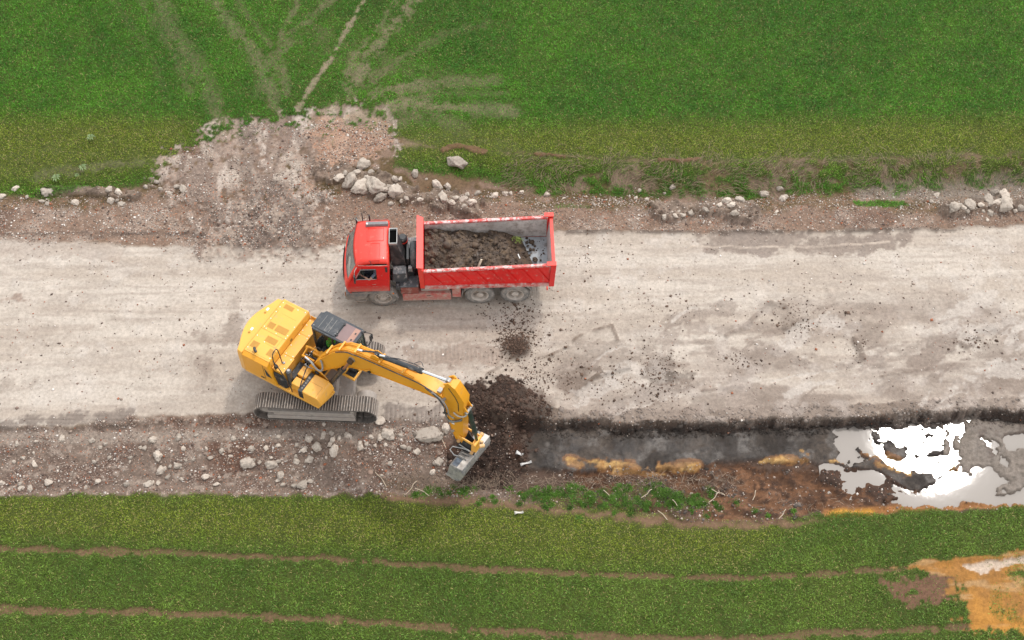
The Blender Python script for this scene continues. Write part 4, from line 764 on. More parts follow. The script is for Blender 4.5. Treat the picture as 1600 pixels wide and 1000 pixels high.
# chassis
c = MB(); c.cyl((-.9, 0, .55), (5.6, 0, .55), .14, 16)
for x in (.02, 3.55, 4.84): c.cyl((x, -.85, .525), (x, .85, .525), .09, 12)
for s in (-1, 1): c.box(-.9, 6.0, s*.42-.05, s*.42+.05, .72, .95)
for x in (.6, 1.6, 2.7, 4.2, 5.9): c.box(x-.06, x+.06, -.37, .37, .74, .90)
c.build("chassis", M_DARK, truck, .01)
eng = MB(); eng.box(.38, 1.05, -.42, .42, .8, 1.25, .05, .05); eng.cyl((.55, -.62, 1.05), (1.0, -.62, 1.05), .12, 12); eng.cyl((1.05, -.50, 1.2), (1.05, -.50, 1.48), .10, 12); eng.box(.95, 1.2, -.62, -.38, 1.0, 1.42); eng.box(.7, .9, .4, .8, .8, 1.3)
for k in range(9):
    y_ = random.uniform(-.6, .5); eng.tube([(.5+random.random()*.3, y_, 1.25), (.9+random.random()*.2, y_+random.uniform(-.2, .2), 1.45), (1.3, y_+random.uniform(-.2, .2), 1.1)], .018, 6)
eng.build("engine_block", M_DARK, truck, .012)
an_ = MB(); an_.box(.98, 1.16, -.60, -.42, 1.42, 1.62, .02, .02); an_.build("valve_block", M_GREY, truck, .015); an_ = MB(); an_.cyl((.9, .0, 1.42), (1.08, .02, 1.5), .05, 10); an_.box(.95, 1.05, -.1, .05, 1.45, 1.6); an_.build("air_dryer", M_GREY, truck, .015)
# air intake, closed on top; a black plate paints the mouth's inner shade
s0 = MB(); s0.hull([(.40, -.42, 1.60), (.95, -.42, 1.60), (.95, .10, 1.60), (.40, .10, 1.60)], [(.38, -.15, 2.50), (.64, -.15, 2.50), (.64, .50, 2.50), (.38, .50, 2.50)])
so_ = s0.build("air_intake", M_DARK, truck, .02)
ri = MB()
for a, b, c_, d in ((.36, .66, -.17, -.135), (.36, .66, .485, .52), (.36, .385, -.1345, .4845), (.635, .66, -.1345, .4845)): ri.box(a, b, c_, d, 2.49, 2.60)
ri.build("intake_rim", M_GREY, so_, .004)
mh = MB(); mh.box(.386, .634, -.134, .484, 2.502, 2.508); mh.build("mouth_shade_plate", mat("mouth_shade_black", (.003, .003, .003), .9, spec=.05), so_)
lv_ = MB()
for k in range(8): z_ = 1.68+k*.1; lv_.box(.372, .384, -.38+k*.03, .12+k*.04, z_, z_+.03)
lv_.build("intake_louvres", M_BLK, so_)
bb = MB(); bb.box(.40, .98, -.86, -.44, 1.18, 1.66, .05, .03); bb.build("battery_box", M_BOXG, truck, .02)
af = MB().lathe([(.001, .95), (.12, .95), (.17, .90), (.175, .05), (.001, .0)], (.82, .42, 1.25), (0, 0, 1), 24).build("air_filter", M_BLK, truck)
MB().lathe([(.178, .70), (.180, .78)], (.82, .42, 1.25), (0, 0, 1), 24).build("red_band", M_RED, af, solid=.004)
bl = MB().box(.95, 1.04, -.4, .25, 1.3, 1.95); bl.build("bulkhead", M_BLK, truck, .01)
sp = MB().lathe([(.28, .03), (.33, .0), (.42, -.005), (.485, .012), (.515, .045), (.525, .09), (.525, .17), (.515, .21), (.485, .24), (.42, .25), (.33, .25), (.28, .22)], (1.08, .02, 1.60), (1, 0, 0), 44).build("spare_wheel", M_TYRD, truck)
MB().lathe([(.30, .02), (.27, .06), (.2, .16), (.001, .16)], (1.08, .02, 1.60), (1, 0, 0), 30).build("rim", M_RIM, sp)
# side equipment, near and far
for s in (-1, 1):
    tb = MB().box(.70, 1.34, min(s*1.10, s*.62), max(s*1.10, s*.62), .76, 1.16).build("tool_box", mat("box_side_brown", (.22, .055, .04), .6, dirt=DUST, damt=.2), truck, .012)
    MB().box(.69, 1.35, min(s*1.11, s*.61), max(s*1.11, s*.61), 1.161, 1.20).build("lid", M_BOXG, tb, .008)
    tk = MB().box(.74, 2.50, min(s*1.10, s*.66), max(s*1.10, s*.66), .30, .72).build("fuel_tank", M_REDD, truck, .02)
    MB().box(1.62, 1.76, min(s*1.115, s*1.09), max(s*1.115, s*1.09), .60, .615).build("handle", M_DARK, tk)
    MB().box(1.42, 2.45, min(s*.98, s*.7), max(s*.98, s*.7), .73, .86).build("tank_shelf", M_FRM, truck, .01)
    MB().box(2.55, 2.87, min(s*1.09, s*.75), max(s*1.09, s*.75), .44, .98).build("small_box", M_REDD, truck, .012)
    g = MB(); g.grid(lambda a, b: (3.55-.66*math.cos(.55+a*.75), s*(1.12-.42*b), .525+.64*math.sin(.55+a*.75)), 7, 1); g.grid(lambda a, b: (2.95-.06*a, s*(1.12-.42*b), .86-.42*a), 2, 1); g.build("front_mudflap", M_BUMP, truck, solid=.02)
    g = MB(); g.grid(lambda a, b: (4.84+.64*math.cos(1.05-a*.75), s*(1.10-.42*b), .525+.64*math.sin(1.05-a*.75)), 7, 1); g.build("rear_mudguard", M_BUMP, truck, solid=.02)
    MB().box(5.62, 5.66, min(s*1.05, s*.65), max(s*1.05, s*.65), .35, .95).build("mudflap", M_FRM, truck, .004)
    MB().box(5.99, 6.04, min(s*.98, s*.72), max(s*.98, s*.72), .56, .66).build("tail_lamp", M_RED, truck, .01)
MB().box(.52, .70, -1.02, -.60, .9, 1.1).build("wiring_box", M_BOXG, truck, .015)
# tipping bed
bed = empty("bed", (0, 0, 0), 0, truck)
XF, XR, ZB = 1.58, 6.08, 1.14
zr = lambda x: 2.10+(x-XF)/(XR-XF)*.18
MB().box(XF-.02, XR+.05, -1.0, 1.0, ZB-.10, ZB+.05).build("floor", M_FLO, bed, .01)
for s in (-1, 1):
    wl = MB(); a, b = s*1.09, s*1.03; pts = [(XF, ZB), (XR, ZB), (XR, zr(XR)), (XF, zr(XF))]; wl.hull([(x, a, z) for x, z in pts], [(x, b, z) for x, z in pts]); wl.build("side_wall", M_REDB, bed, .006)
    li = MB(); li.hull([(x, s*1.026, z) for x, z in ((XF+.02, ZB+.06), (XR-.02, ZB+.06), (XR-.02, zr(XR)-.06), (XF+.02, zr(XF)-.06))], [(x, s*1.012, z) for x, z in ((XF+.02, ZB+.06), (XR-.02, ZB+.06), (XR-.02, zr(XR)-.06), (XF+.02, zr(XF)-.06))])
    li.build("liner", M_INN, bed)
    rm_ = MB(); rm_.hull([(XF, s*1.13, zr(XF)-.03), (XR, s*1.13, zr(XR)-.03), (XR, s*1.0, zr(XR)-.03), (XF, s*1.0, zr(XF)-.03)], [(XF, s*1.12, zr(XF)+.045), (XR, s*1.12, zr(XR)+.045), (XR, s*1.01, zr(XR)+.045), (XF, s*1.01, zr(XF)+.045)]); rm_.build("top_rail", mat("scraped_rail", (.52, .06, .05), .5, var=.2, scratch=((.62, .46, .44), 5), samt=.5, dirt=(.5, .36, .33), damt=.3), bed, .012)
    rr_ = MB()
    for k in range(8):                                    # pressed diagonal ribs
        x0 = XF+.12+k*.55; p = [(x0, s*1.09, zr(x0)-.1), (x0+.07, s*1.09, zr(x0)-.1), (x0+.52, s*1.09, ZB+.16), (x0+.45, s*1.09, ZB+.16)]
        rr_.hull(p, [(q[0]+(.03 if i in (1, 2) else -.0), s*1.125, q[2]) for i, q in enumerate(p)])
    rr_.build("pressed_ribs", M_REDB, bed, .004)
    lb_ = MB().box(XF, XR, min(s*1.06, s*1.16), max(s*1.06, s*1.16), ZB-.05, ZB+.10, 0, .02).build("bottom_rail", mat("scraped_lower_rail", (.46, .05, .04), .55, scratch=((.55, .50, .46), 6), samt=.56, dirt=(.5, .42, .38), damt=.5), bed, .008)
    kn = MB(); kn.box(XR-.03, XR+.16, min(s*1.02, s*1.17), max(s*1.02, s*1.17), ZB-.06, zr(XR)+.10, 0, 0); 
    for v in kn.bm.verts:
        if v.co.z > 2: v.co.x += .06
    kn.build("corner_post", M_REDB, bed, .012)
    MB().box(XR-.12, XR+.22, min(s*1.0, s*1.18), max(s*1.0, s*1.18), zr(XR)+.11, zr(XR)+.135).build("post_cap", M_RED, bed, .004)
    fp = MB(); fp.hull([(XF-.16, s*1.02, ZB), (XF-.003, s*1.02, ZB), (XF-.003, s*1.15, ZB), (XF-.16, s*1.15, ZB)], [(XF-.20, s*1.02, 2.42), (XF-.003, s*1.02, 2.20), (XF-.003, s*1.15, 2.20), (XF-.20, s*1.15, 2.42)]); fp.build("front_post", M_RED, bed, .008)
hb = MB(); hb.hull([(XF-.05, -1.02, ZB), (XF, -1.02, ZB), (XF, 1.02, ZB), (XF-.05, 1.02, ZB)], [(XF-.06, -1.02, 2.34), (XF-.01, -1.02, 2.34), (XF-.01, 1.02, 2.34), (XF-.06, 1.02, 2.34)]); hb.build("headboard", M_REDB, bed, .006)
tf = MB(); tf.hull([(XF-.22, -1.14, 2.36), (XF-.0, -1.14, 2.33), (XF-.0, 1.14, 2.33), (XF-.22, 1.14, 2.36)], [(XF-.24, -1.16, 2.45), (XF-.0, -1.14, 2.37), (XF-.0, 1.14, 2.37), (XF-.24, 1.2, 2.45)]); tf.build("headboard_flange", M_RED, bed, .008)
tg = MB(); tg.hull([(XR-.02, -1.0, ZB+.05), (XR+.03, -1.0, ZB+.05), (XR+.03, 1.0, ZB+.05), (XR-.02, 1.0, ZB+.05)], [(XR+.08, -1.0, 2.27), (XR+.15, -1.0, 2.27), (XR+.15, 1.0, 2.27), (XR+.08, 1.0, 2.27)]); tg.build("tailgate", mat("pale_scraped_tailgate", (.50, .42, .40), .6, var=.15, scratch=((.5, .08, .06), 2.5), dirt=(.3, .24, .22), damt=.3), bed, .008)
MB().box(XR+.07, XR+.19, -.99, .99, 2.274, 2.33).build("tailgate_rail", M_RED, bed, .01)
# the load: heaped wet soil, a thing of its own
def load():
    nx_, ny_ = 130, 62; m = MB(); x0, x1, y0, y1 = XF+.03, XR-.05, -1.008, 1.008
    def h(x, y):
        b = ZB+.06; e = min(1, max(0, (XR-.35-.55*(y+.6)*.6-x)/1.1)); e = e*e*(3-2*e)
        d = .53*e*(1-.16*abs(y+.1))+.22*(mn.noise(Vector((x*.9, y*1.1, 11))))*e+.16*math.exp(-((x-4.2)**2/1.2+(y+.35)**2/.25))*e-.10*math.exp(-((x-3.1)**2/.3+(y+.3)**2/.1))
        d += (.16*(mn.noise(Vector((x*1.6, y*1.6, 1)))+.0)+.10*mn.noise(Vector((x*4, y*4, 3)))+.06*mn.noise(Vector((x*9, y*9, 5)))+.03*mn.noise(Vector((x*20, y*20, 8))))*e
        d += .12*math.exp(-((x-(XF+.2))**2)/.3)*(y > -.2)
        return b+d-.02*(1-e)
    m.grid(lambda a, b: (x0+(x1-x0)*a, y0+(y1-y0)*b, h(x0+(x1-x0)*a, y0+(y1-y0)*b)), nx_, ny_)
    for k in range(900):
        x, y = random.uniform(x0+.05, x1-.05), random.uniform(y0+.05, y1-.05); z = h(x, y); r = random.lognormvariate(-3.35, .55)
        if x > XR-1.1 and random.random() < .6: continue
        b2 = [m.bm.verts.new((x+ICO[i][0]*r*random.uniform(.6, 1.3), y+ICO[i][1]*r*random.uniform(.6, 1.3), z+.3*r+ICO[i][2]*r*random.uniform(.5, 1))) for i in range(12)]
        for f in ICF: m.bm.faces.new([b2[i] for i in f])
    o = m.build("soil_load", mat("wet_soil", (.060, .040, .028), .7, var=.6, vs=1.4, dirt=(.13, .085, .05), damt=.42, bump=.8, bs=9, scratch=((.20, .18, .165), 2.4), samt=.62), ang=60)
    return o
ld = load(); ld.location = truck.location; ld.rotation_euler = truck.rotation_euler; tag(ld, "dark brown soil heaped in the open bed of the red truck", "soil load")
def tw(x, y, z): return truck.matrix_basis @ Vector((x, y, z))
truck.matrix_basis
bpy.context.view_layer.update()
for x, y, z, r in ((5.45, .35, 1.25, .13), (5.6, -.1, 1.25, .15), (5.82, -.42, 1.24, .14), (5.35, .55, 1.23, .08), (5.5, -.5, 1.25, .15), (5.7, -.75, 1.24, .13), (5.25, .1, 1.25, .12), (5.8, -.1, 1.22, .06), (5.55, .62, 1.22, .06)):
    o = link(bpy.data.objects.new("soil_clod", variants[random.randrange(14)].copy())); o.data.materials.clear(); o.data.materials.append(ld.data.materials[0]); o.location = tw(x, y, z+r*.3); o.scale = (r*1.5,)*3; o.rotation_euler = (random.random(), random.random(), random.random()*6)
    tag(o, "dark soil clod lying loose on the bare steel floor of the truck bed", "soil clod", "clods on the bare bed floor")
stk = MB().box(-.035, .035, -.02, .02, 0, .42, M=Matrix.Rotation(R(18), 4, 'Y') @ Matrix.Rotation(R(-12), 4, 'X')).build("wooden_stake", mat("bare_wood", (.55, .47, .36), .8), None, .004); stk.location = tw(3.52, -.90, 2.0); tag(stk, "short pale wooden stake sticking up out of the soil in the truck bed", "stake")
wp2 = MB().box(-.09, .09, -.02, .02, 0, .02).build("white_scrap", M_WHT, None, .004); wp2.location = tw(5.0, -.3, 1.80); wp2.rotation_euler = (0, .4, -1.1); tag(wp2, "thin white scrap lying on the soil near the truck's tailgate", "scrap")
GL = np.array([lin(120, 160, 40), lin(90, 130, 30)])
vg_ = MB()
for k in range(110):
    a = random.uniform(0, 6.28); r = abs(random.gauss(0, .11)); p = Vector((5.0+r*math.cos(a), .55+r*.7*math.sin(a), 1.62+random.random()*.1)); d = Vector((random.gauss(0, 1), random.gauss(0, 1), random.random())).normalized()*.07; w2 = d.cross(Vector((0, 0, 1))).normalized()*.016
    vs_ = [vg_.bm.verts.new(q) for q in (p-w2, p+w2, p+d)]; vg_.bm.faces.new(vs_)
vo_ = vg_.build("grass_tuft", mat("tuft_green", (.13, .17, .025), .7, var=.5, vs=30)); vo_.location = truck.location; vo_.rotation_euler = truck.rotation_euler; tag(vo_, "small yellow green grass tuft on the soil in the truck bed", "grass tuft")
M_SH1 = mat("grey_blue_shirt", (.13, .15, .20), .8); M_TR = mat("dark_trousers", (.03, .035, .05), .85)
pos = tw(-.16, -.74, 1.40)
person("person in grey blue T-shirt at the truck's wheel, bare arm by the window", pos, TYAW+math.pi, M_SH1, M_TR, (.52, .22, .42), (.50, -.16, .42), (.22, .36, .30), (.24, -.27, .22))

# ------------------------------------------------------------------ excavator (x forward along the boom, y to its left, origin on the ground under the slew ring)
EAZ = R(-30); EX = (-6.72, -2.83)
exc = empty("excavator", (EX[0], EX[1], .03), EAZ)
tag(exc, "yellow crawler excavator on grey tracks reaching its wide bucket to the spoil heap", "excavator")
TR = R(-2.7)-EAZ
und = empty("undercarriage", (0, 0, 0), TR, exc)
def track(s):
    y0, y1 = s*1.12-.31, s*1.12+.31; xr, xf, rr = -1.74, 1.68, .40; zc = .45
    tm = MB(); gm = MB(); Lr = xf-xr; per = 2*Lr+2*math.pi*rr; n = 50
    def at(t):
        t %= per
        if t < Lr: return Vector((xr+t, 0, zc+rr-.035*math.sin(math.pi*t/Lr))), 0
        t -= Lr
        if t < math.pi*rr: a = t/rr; return Vector((xf+rr*math.sin(a), 0, zc+rr*math.cos(a))), a
        t -= math.pi*rr
        if t < Lr: return Vector((xf-t, 0, zc-rr)), math.pi
        t -= Lr; a = t/rr+math.pi; return Vector((xr+rr*math.sin(a), 0, zc+rr*math.cos(a))), a
    for k in range(n):
        p, a = at(k*per/n); q = Matrix.Translation(p) @ Matrix.Rotation(a, 4, 'Y'); hl = per/n/2-.006
        tm.box(-hl, hl, y0, y1, -.02, .015, M=q)
        for d in (-.06, .033): gm.box(d-.012, d+.014, y0+.005, y1-.005, .0151, .055, M=q)
        tm.box(-hl*.8, hl*.8, s*1.12-.09, s*1.12+.09, -.10, -.0201, M=q)
    tr_ = tm.build("track", M_PAD, und); gm.build("grousers", M_IRON, tr_)
    f = MB(); f.box(xr+.1, xf-.32, s*1.12-.17, s*1.12+.17, .30, .62); f.box(xr+.25, xf-.5, s*1.12-.245, s*1.12+.245, .30, .46); f.box(xr+.02, xf-.33, s*1.12-.30, s*1.12+.30, .12, .30); f.box(xr+.06, xf-.38, s*1.12-.28, s*1.12+.28, .50, .58); f.box(-.9, -.55, s*1.12-.2, s*1.12+.2, .6201, .68)
    for k in range(8): x = xr+.2+k*.40; f.box(x, x+.06, s*1.12-.27, s*1.12+.27, .12, .28)
    f.box(xf-.5, xf-.36, s*1.12-.24, s*1.12+.24, .3, .68); f.build("track_frame", M_FRM, tr_, .012)
    w_ = MB(); w_.lathe([(.001, -.02), (.10, -.02), (.12, .04), (.24, .05), (.27, .0), (.35, .0), (.35, .40), (.001, .40)], (xf, s*1.12-.20*s*1, .45), (0, 1, 0) if s < 0 else (0, -1, 0), 28)
    for v in w_.bm.verts: v.co.y += -s*0.0
    w_.build("idler_wheel", M_FRM, tr_)
    sp_ = MB(); sp_.lathe([(.001, 0), (.16, .0), (.2, .06), (.34, .08), (.34, .3), (.001, .3)], (xr, s*1.12+s*.16, .45), (0, -s, 0), 20); sp_.build("sprocket", M_FRM, tr_)
    rl_ = MB()
    for k in range(7): x = xr+.42+k*.40; rl_.cyl((x, s*1.12-.22, .19), (x, s*1.12+.22, .19), .09, 12)
    rl_.build("rollers", M_FRM, tr_)
track(-1); track(1)
cb = MB(); cb.box(-.75, .75, -.86, .86, .42, .80, .12, .0); cb.pz([(.62*math.cos(a), .62*math.sin(a)) for a in np.linspace(0, 2*math.pi, 25)[:-1]], .80, 1.02)
for sx in (-1, 1): cb.box(sx*.95-.3, sx*.95+.3, -.9, .9, .36, .60, .05)
cb.build("car_body", M_FRM, und, .015)
# upper structure
pf = MB(); pf.pz([(-2.25, -1.24), (.82, -1.24), (.95, -.55), (.95, -.42), (.30, -.42), (.30, .40), (.45, .40), (1.15, .45), (1.15, 1.24), (-2.25, 1.24)], 1.02, 1.16); pf.build("deck", M_YEL, exc, .012)
arc = [(-2.20, -1.25), (-2.42, -1.22), (-2.50, -1.0)]+[(-2.50-.30*math.cos(t*math.pi/2), t*1.0) for t in np.linspace(-.95, .95, 31)]+[(-2.50, 1.02), (-2.42, 1.26), (-2.20, 1.29)]
cw = MB(); n = len(arc); rings = [(1.03, .97, .0), (1.08, 1, 0), (1.75, 1.0, 0), (2.10, .985, 0), (2.20, .955, 0), (2.22, .93, 0)]
V = [[cw.bm.verts.new(((x+2.2)*k-2.2, y*(1 if k == 1 else .5+.5*k), z)) for x, y in arc] for z, k, _ in rings]
for A, B in zip(V[:-1], V[1:]):
    for i in range(n-1): cw.bm.faces.new((A[i], A[i+1], B[i+1], B[i]))
    cw.bm.faces.new((A[-1], A[0], B[0], B[-1]))
cw.bm.faces.new(V[0]); cw.bm.faces.new(V[-1][::-1]); cwo = cw.build("counterweight", M_YEL, exc, .03, seg=3)
for y in (-.42, .52): MB().lathe([(.001, .03), (.035, .03), (.045, .0)], (-2.46, y, 2.215), (0, 0, 1), 12).build("lifting_eye", M_VENT, cwo); MB().box(-2.50, -2.42, y+.10, y+.22, 2.218, 2.228).build("sticker", M_WHT, cwo)
ec = MB(); ec.py([(-2.19, 1.17), (-1.12, 1.17), (-1.12, 2.20), (-1.16, 2.27), (-2.19, 2.27)], -1.10, 1.30); eo = ec.build("engine_cover", M_YEL, exc, .018)
sdp = MB(); sdp.hull([(x, -1.255, z) for x, z in ((-2.19, 1.17), (-.85, 1.17), (-1.02, 1.75), (-1.14, 2.16), (-2.19, 2.16))], [(x, -1.105, z) for x, z in ((-2.19, 1.17), (-.85, 1.17), (-1.02, 1.75), (-1.14, 2.255), (-2.19, 2.255))]); so2 = sdp.build("side_door", M_YEL2, exc, .015)
MB().hull([(x, -1.258, z) for x, z in ((-1.28, 2.0), (-1.26, 1.52), (-1.02, 1.52))], [(x, -1.262, z) for x, z in ((-1.28, 2.0), (-1.26, 1.52), (-1.02, 1.52))]).build("black_vent", M_BLK, so2)
MB().box(-1.52, -1.38, -1.27, -1.256, 1.24, 1.31).build("handle", M_BLK, so2, .004)
for x in (-1.34,): MB().box(x, x+.012, -1.262, -1.255, 1.19, 2.13).build("door_gap", M_BLK, so2)
for a in ((-2.01, -1.64, .98, 1.16), (-2.05, -1.80, .05, .29), (-1.74, -1.27, .05, .31), (-1.79, -1.36, -.46, -.22), (-2.11, -1.84, -.88, -.62), (-1.42, -1.16, -.90, -.62)):
    MB().box(*a, 2.268, 2.274).build("vent_grille", M_VENT, eo)
ln = MB()
for a in ((-2.19, -1.16, -.085, -.07), (-2.19, -2.178, -1.1, 1.3), (-2.08, -2.068, -.07, .80), (-2.19, -2.08, .80, .812), (-1.70, -1.16, -.53, -.521), (-1.28, -1.272, -.53, -.09), (-1.9, -1.3, .75, .756), (-2.1, -1.16, 1.22, 1.232), (-2.1, -1.2, -1.04, -1.03)): ln.box(*a, 2.266, 2.2725)
ln.build("panel_gaps", M_VENT, eo)
bo = MB()
for x, y in ((-2.12, 1.15), (-2.12, .95), (-2.12, .72), (-2.12, .4), (-2.12, .02), (-2.02, -.02), (-1.2, .1), (-1.22, 1.2), (-1.2, .5), (-1.6, -.02), (-1.2, -.02), (-2.12, -.4), (-2.12, -.95), (-1.75, -.5), (-1.2, -.95), (-1.5, 1.15)): bo.cyl((x, y, 2.27), (x, y, 2.282), .017, 8)
bo.build("bolts", M_WHT, eo)
MB().tube([(-1.84, -.93, 2.26), (-1.84, -.93, 2.40), (-1.78, -.99, 2.44), (-1.68, -1.05, 2.42)], .05, 10).build("exhaust_pipe", M_BLK, exc)
MB().box(-1.118, -1.10, .85, 1.02, 1.98, 2.12).build("latch", M_YEL2, eo, .004)
MB().lathe([(.03, 0), (.05, .01), (.06, .0)], (-1.10, .12, 2.05), (1, 0, 0), 14).build("grommet", M_BLK, eo)
# lower deck behind the cab and over the pumps
dk = MB(); dk.box(-1.10, -.66, .56, 1.28, 1.17, 1.93); dk.box(-1.10, -.66, -.40, .555, 1.17, 1.93); dk.box(-1.10, -.62, -1.08, -.405, 1.17, 1.93); dk.box(-1.10, -.80, 1.281, 1.30, 1.17, 2.05); do_ = dk.build("pump_cover", M_YEL, exc, .012)
bo = MB()
for x, y in ((-.72, .62), (-1.04, .5), (-.72, .5), (-1.04, .0), (-.72, -.35), (-1.0, -.35), (-.7, -.5), (-.96, -.46), (-1.04, .7), (-1.04, .95), (-1.04, 1.15), (-.7, -.9)): bo.cyl((x, y, 1.93), (x, y, 1.945), .018, 8)
bo.build("bolts", M_WHT, do_)
# dark pocket with filter, right hand side
MB().hull([(-.98, -1.20, 1.17), (-.52, -1.20, 1.17), (-.46, -1.09, 1.17), (-.98, -1.085, 1.17)], [(-1.0, -1.16, 1.80), (-.80, -1.16, 1.80), (-.62, -1.09, 1.80), (-1.0, -1.085, 1.80)]).build("side_vent", M_BLK, exc, .02)
MB().lathe([(.001, .84), (.06, .84), (.10, .80), (.105, .0)], (-.50, -.92, 1.17), (0, 0, 1), 18).build("filter_canister", mat("grey_canister", (.10, .105, .11), .35, metal=.3), exc)
MB().lathe([(.001, .03), (.05, .03), (.055, 0)], (-.50, -.92, 2.01), (0, 0, 1), 14).build("filter_cap", M_GREY, exc)
MB().lathe([(.001, .10), (.06, .10), (.08, .0)], (-.98, -.98, 1.92), (0, 0, 1), 14).build("filler_neck", M_BLK, exc)
MB().lathe([(.001, .05), (.045, .04), (.05, .0)], (-.84, -.72, 1.93), (0, 0, 1), 14).build("filler_cap", M_GREY, exc)
b_ = MB(); b_.box(-.36, .02, -.72, -.30, 1.17, 1.62, .01, .01); b_.box(-.36, .02, -1.10, -.76, 1.17, 1.55, .01, .01); b_.build("step_box", M_YEL, exc, .03)
b_ = MB(); b_.box(-.60, -.37, -.88, -.2, 1.17, 1.5); b_.box(.03, .20, -1.235, -.42, 1.17, 1.60); b_.build("anti_slip_step", M_BLK, exc, .01)
h_ = MB()
for k in range(5): h_.lathe([(.012, 0), (.026, .008), (.034, .0)], (.115, -1.08+k*.11, 1.60), (0, 0, 1), 10)
h_.build("step_studs", M_GREY, exc)
tk = MB(); tk.py([(.21, 1.17), (.86, 1.17), (.97, 1.30), (.92, 1.50), (.80, 1.66), (.21, 1.66)], -1.235, -.42); tko = tk.build("tool_locker", M_YEL, exc, .035, seg=3)
ln = MB()
for a in ((.24, .74, -.76, -.75), (.735, .743, -1.22, -.76)): ln.box(*a, 1.655, 1.6645)
ln.build("panel_gaps", M_VENT, tko); MB().cyl((.5, -.98, 1.66), (.5, -.98, 1.672), .022, 10).build("latch", M_YEL2, tko)
# handrails
for pts in ([(-.93, -1.07, 1.93), (-.93, -1.07, 2.75), (-.93, -.93, 2.92), (-.92, -.78, 2.80), (-.90, -.74, 1.95)], [(-.93, -1.10, 2.52), (-.70, -1.14, 2.30), (-.45, -1.20, 1.9), (-.30, -1.20, 1.45), (-.28, -1.20, 1.18)], [(-.05, -.32, 1.95), (-.02, -.55, 2.0), (0, -.72, 1.9), (.0, -.95, 1.68), (.05, -1.16, 1.55), (.08, -1.2, 1.3)]):
    MB().tube(pts, .019, 8).build("handrail", M_BLK, exc)
# centre well: boom brackets, swivel, valves and hoses
wl = MB(); wl.box(-.60, .29, -.30, .40, 1.161, 1.28); wl.box(-.35, -.05, -.1, .25, 1.28, 1.55); wl.cyl((.05, .12, 1.28), (.05, .12, 1.6), .13, 14)
for k in range(10): x = random.uniform(-.58, .2); y = random.uniform(-.25, .36); wl.box(x, x+.1, y, y+.09, 1.28, random.uniform(1.4, 1.62))
wl.build("valve_bank", M_DARK, exc, .008)
for s in (-1, 1):
    MB().py([(-.25, 1.165), (.62, 1.165), (.66, 1.35), (.30, 1.78), (.12, 1.98), (.0, 1.98), (-.10, 1.80)], s*.29-.025, s*.29+.025).build("boom_bracket", M_YEL2, exc, .012)
MB().lathe([(.001, .0), (.05, .0), (.055, .03), (.09, .03), (.095, .0)], (.22, -.32, 1.62), (0, -1, 0), 18).build("pin_boss", M_BLK, exc)
fr_ = MB(); fr_.tube([(-.52, .16, 1.3), (-.52, .16, 1.92), (-.48, .20, 2.02), (-.1, .20, 2.05), (-.02, .16, 1.98)], .035, 8, 3); fr_.tube([(-.48, -.14, 1.3), (-.48, -.14, 1.85), (-.42, -.14, 1.95), (.02, -.14, 1.95)], .035, 8); fr_.tube([(-.46, -.14, 1.94), (-.46, .2, 2.02)], .03, 8, 0); fr_.box(-.2, .1, .08, .26, 1.75, 1.98); fr_.build("hose_frame", M_YEL2, exc)
for k in range(26):
    x, y = random.uniform(-.58, -.1), random.uniform(-.28, .34); z0_ = random.uniform(1.4, 1.6); q = random.uniform(-.1, .1)
    pts = [(x, y, z0_), (x+.08, y+q, z0_+.25), (x+.28, y+q*1.5, z0_+random.uniform(.2, .42)), (x+.5, y*.8, z0_+random.uniform(0, .3))]
    h1 = MB().tube(pts, random.uniform(.013, .022), 7).build("hose", M_HOSE if k % 4 else M_GREY, exc)
    MB().cyl(pts[0], (x, y, z0_+.09), .026, 8).build("coupling", M_GREY if k % 2 else M_CHR, h1)
for pts in ([(-.25, -.20, 2.02), (.0, -.27, 2.03), (.20, -.31, 1.88), (.38, -.32, 1.85), (.48, -.29, 2.05), (.46, -.25, 2.35), (.42, -.24, 2.45)],):
    MB().tube(pts, .032, 10, 5).build("hose", mat("grey_sleeved_hose", (.30, .31, .31), .5, var=.2, vs=14), exc)
MB().cyl((-.30, -.19, 2.02), (-.1, -.24, 2.04), .045, 10).build("hose_clamp", M_CHR, exc)
# front foot plate of the cab side
fs = MB()
for a in ((.86, 1.36, .20, .27), (.86, 1.36, .62, .67), (1.30, 1.36, .2701, .6199), (.86, .92, .2701, .6199)): fs.box(*a, 1.20, 1.30)
fs.build("front_step", M_YEL, exc, .01)
MB().box(.90, 1.31, .26, .63, 1.14, 1.19).build("step_plate", M_BLK, exc, .01)
# cab
cab = empty("cab", (0, 0, 0), 0, exc)
CX0, CX1, CY0, CY1 = -.40, 1.22, .50, 1.28
fl = MB(); fl.box(CX0, CX1, CY0, CY1, 1.165, 1.26); fl.box(CX0, CX0+.05, CY0, CY1, 1.26, 1.9); fl.box(CX0+.05, .35, CY1-.04, CY1, 1.26, 1.75); fl.box(CX0+.05, .1, CY0, CY0+.04, 1.26, 1.62); fl.build("cab_shell", M_BLK, cab, .01)
ps = MB()
for s in (CY0, CY1-.05): ps.box(CX0, CX0+.07, s, s+.05, 1.9, 2.86); ps.box(.38, .44, s, s+.05, 1.26, 2.86); ps.tube([(CX1-.02, s+.025, 1.26), (CX1+.0, s+.025, 1.9), (CX1-.06, s+.025, 2.84)], .032, 8)
ps.build("cab_pillars", M_BLK, cab)
gl_ = MB()
for s in (CY0+.005, CY1-.015): gl_.box(CX0+.07, .38, s, s+.008, 1.75, 2.84); gl_.box(.44, CX1-.06, s, s+.008, 1.4, 2.84)
gl_.box(CX0+.01, CX0+.018, CY0+.05, CY1-.05, 1.9, 2.84); gl_.build("cab_windows", M_GLS, cab)
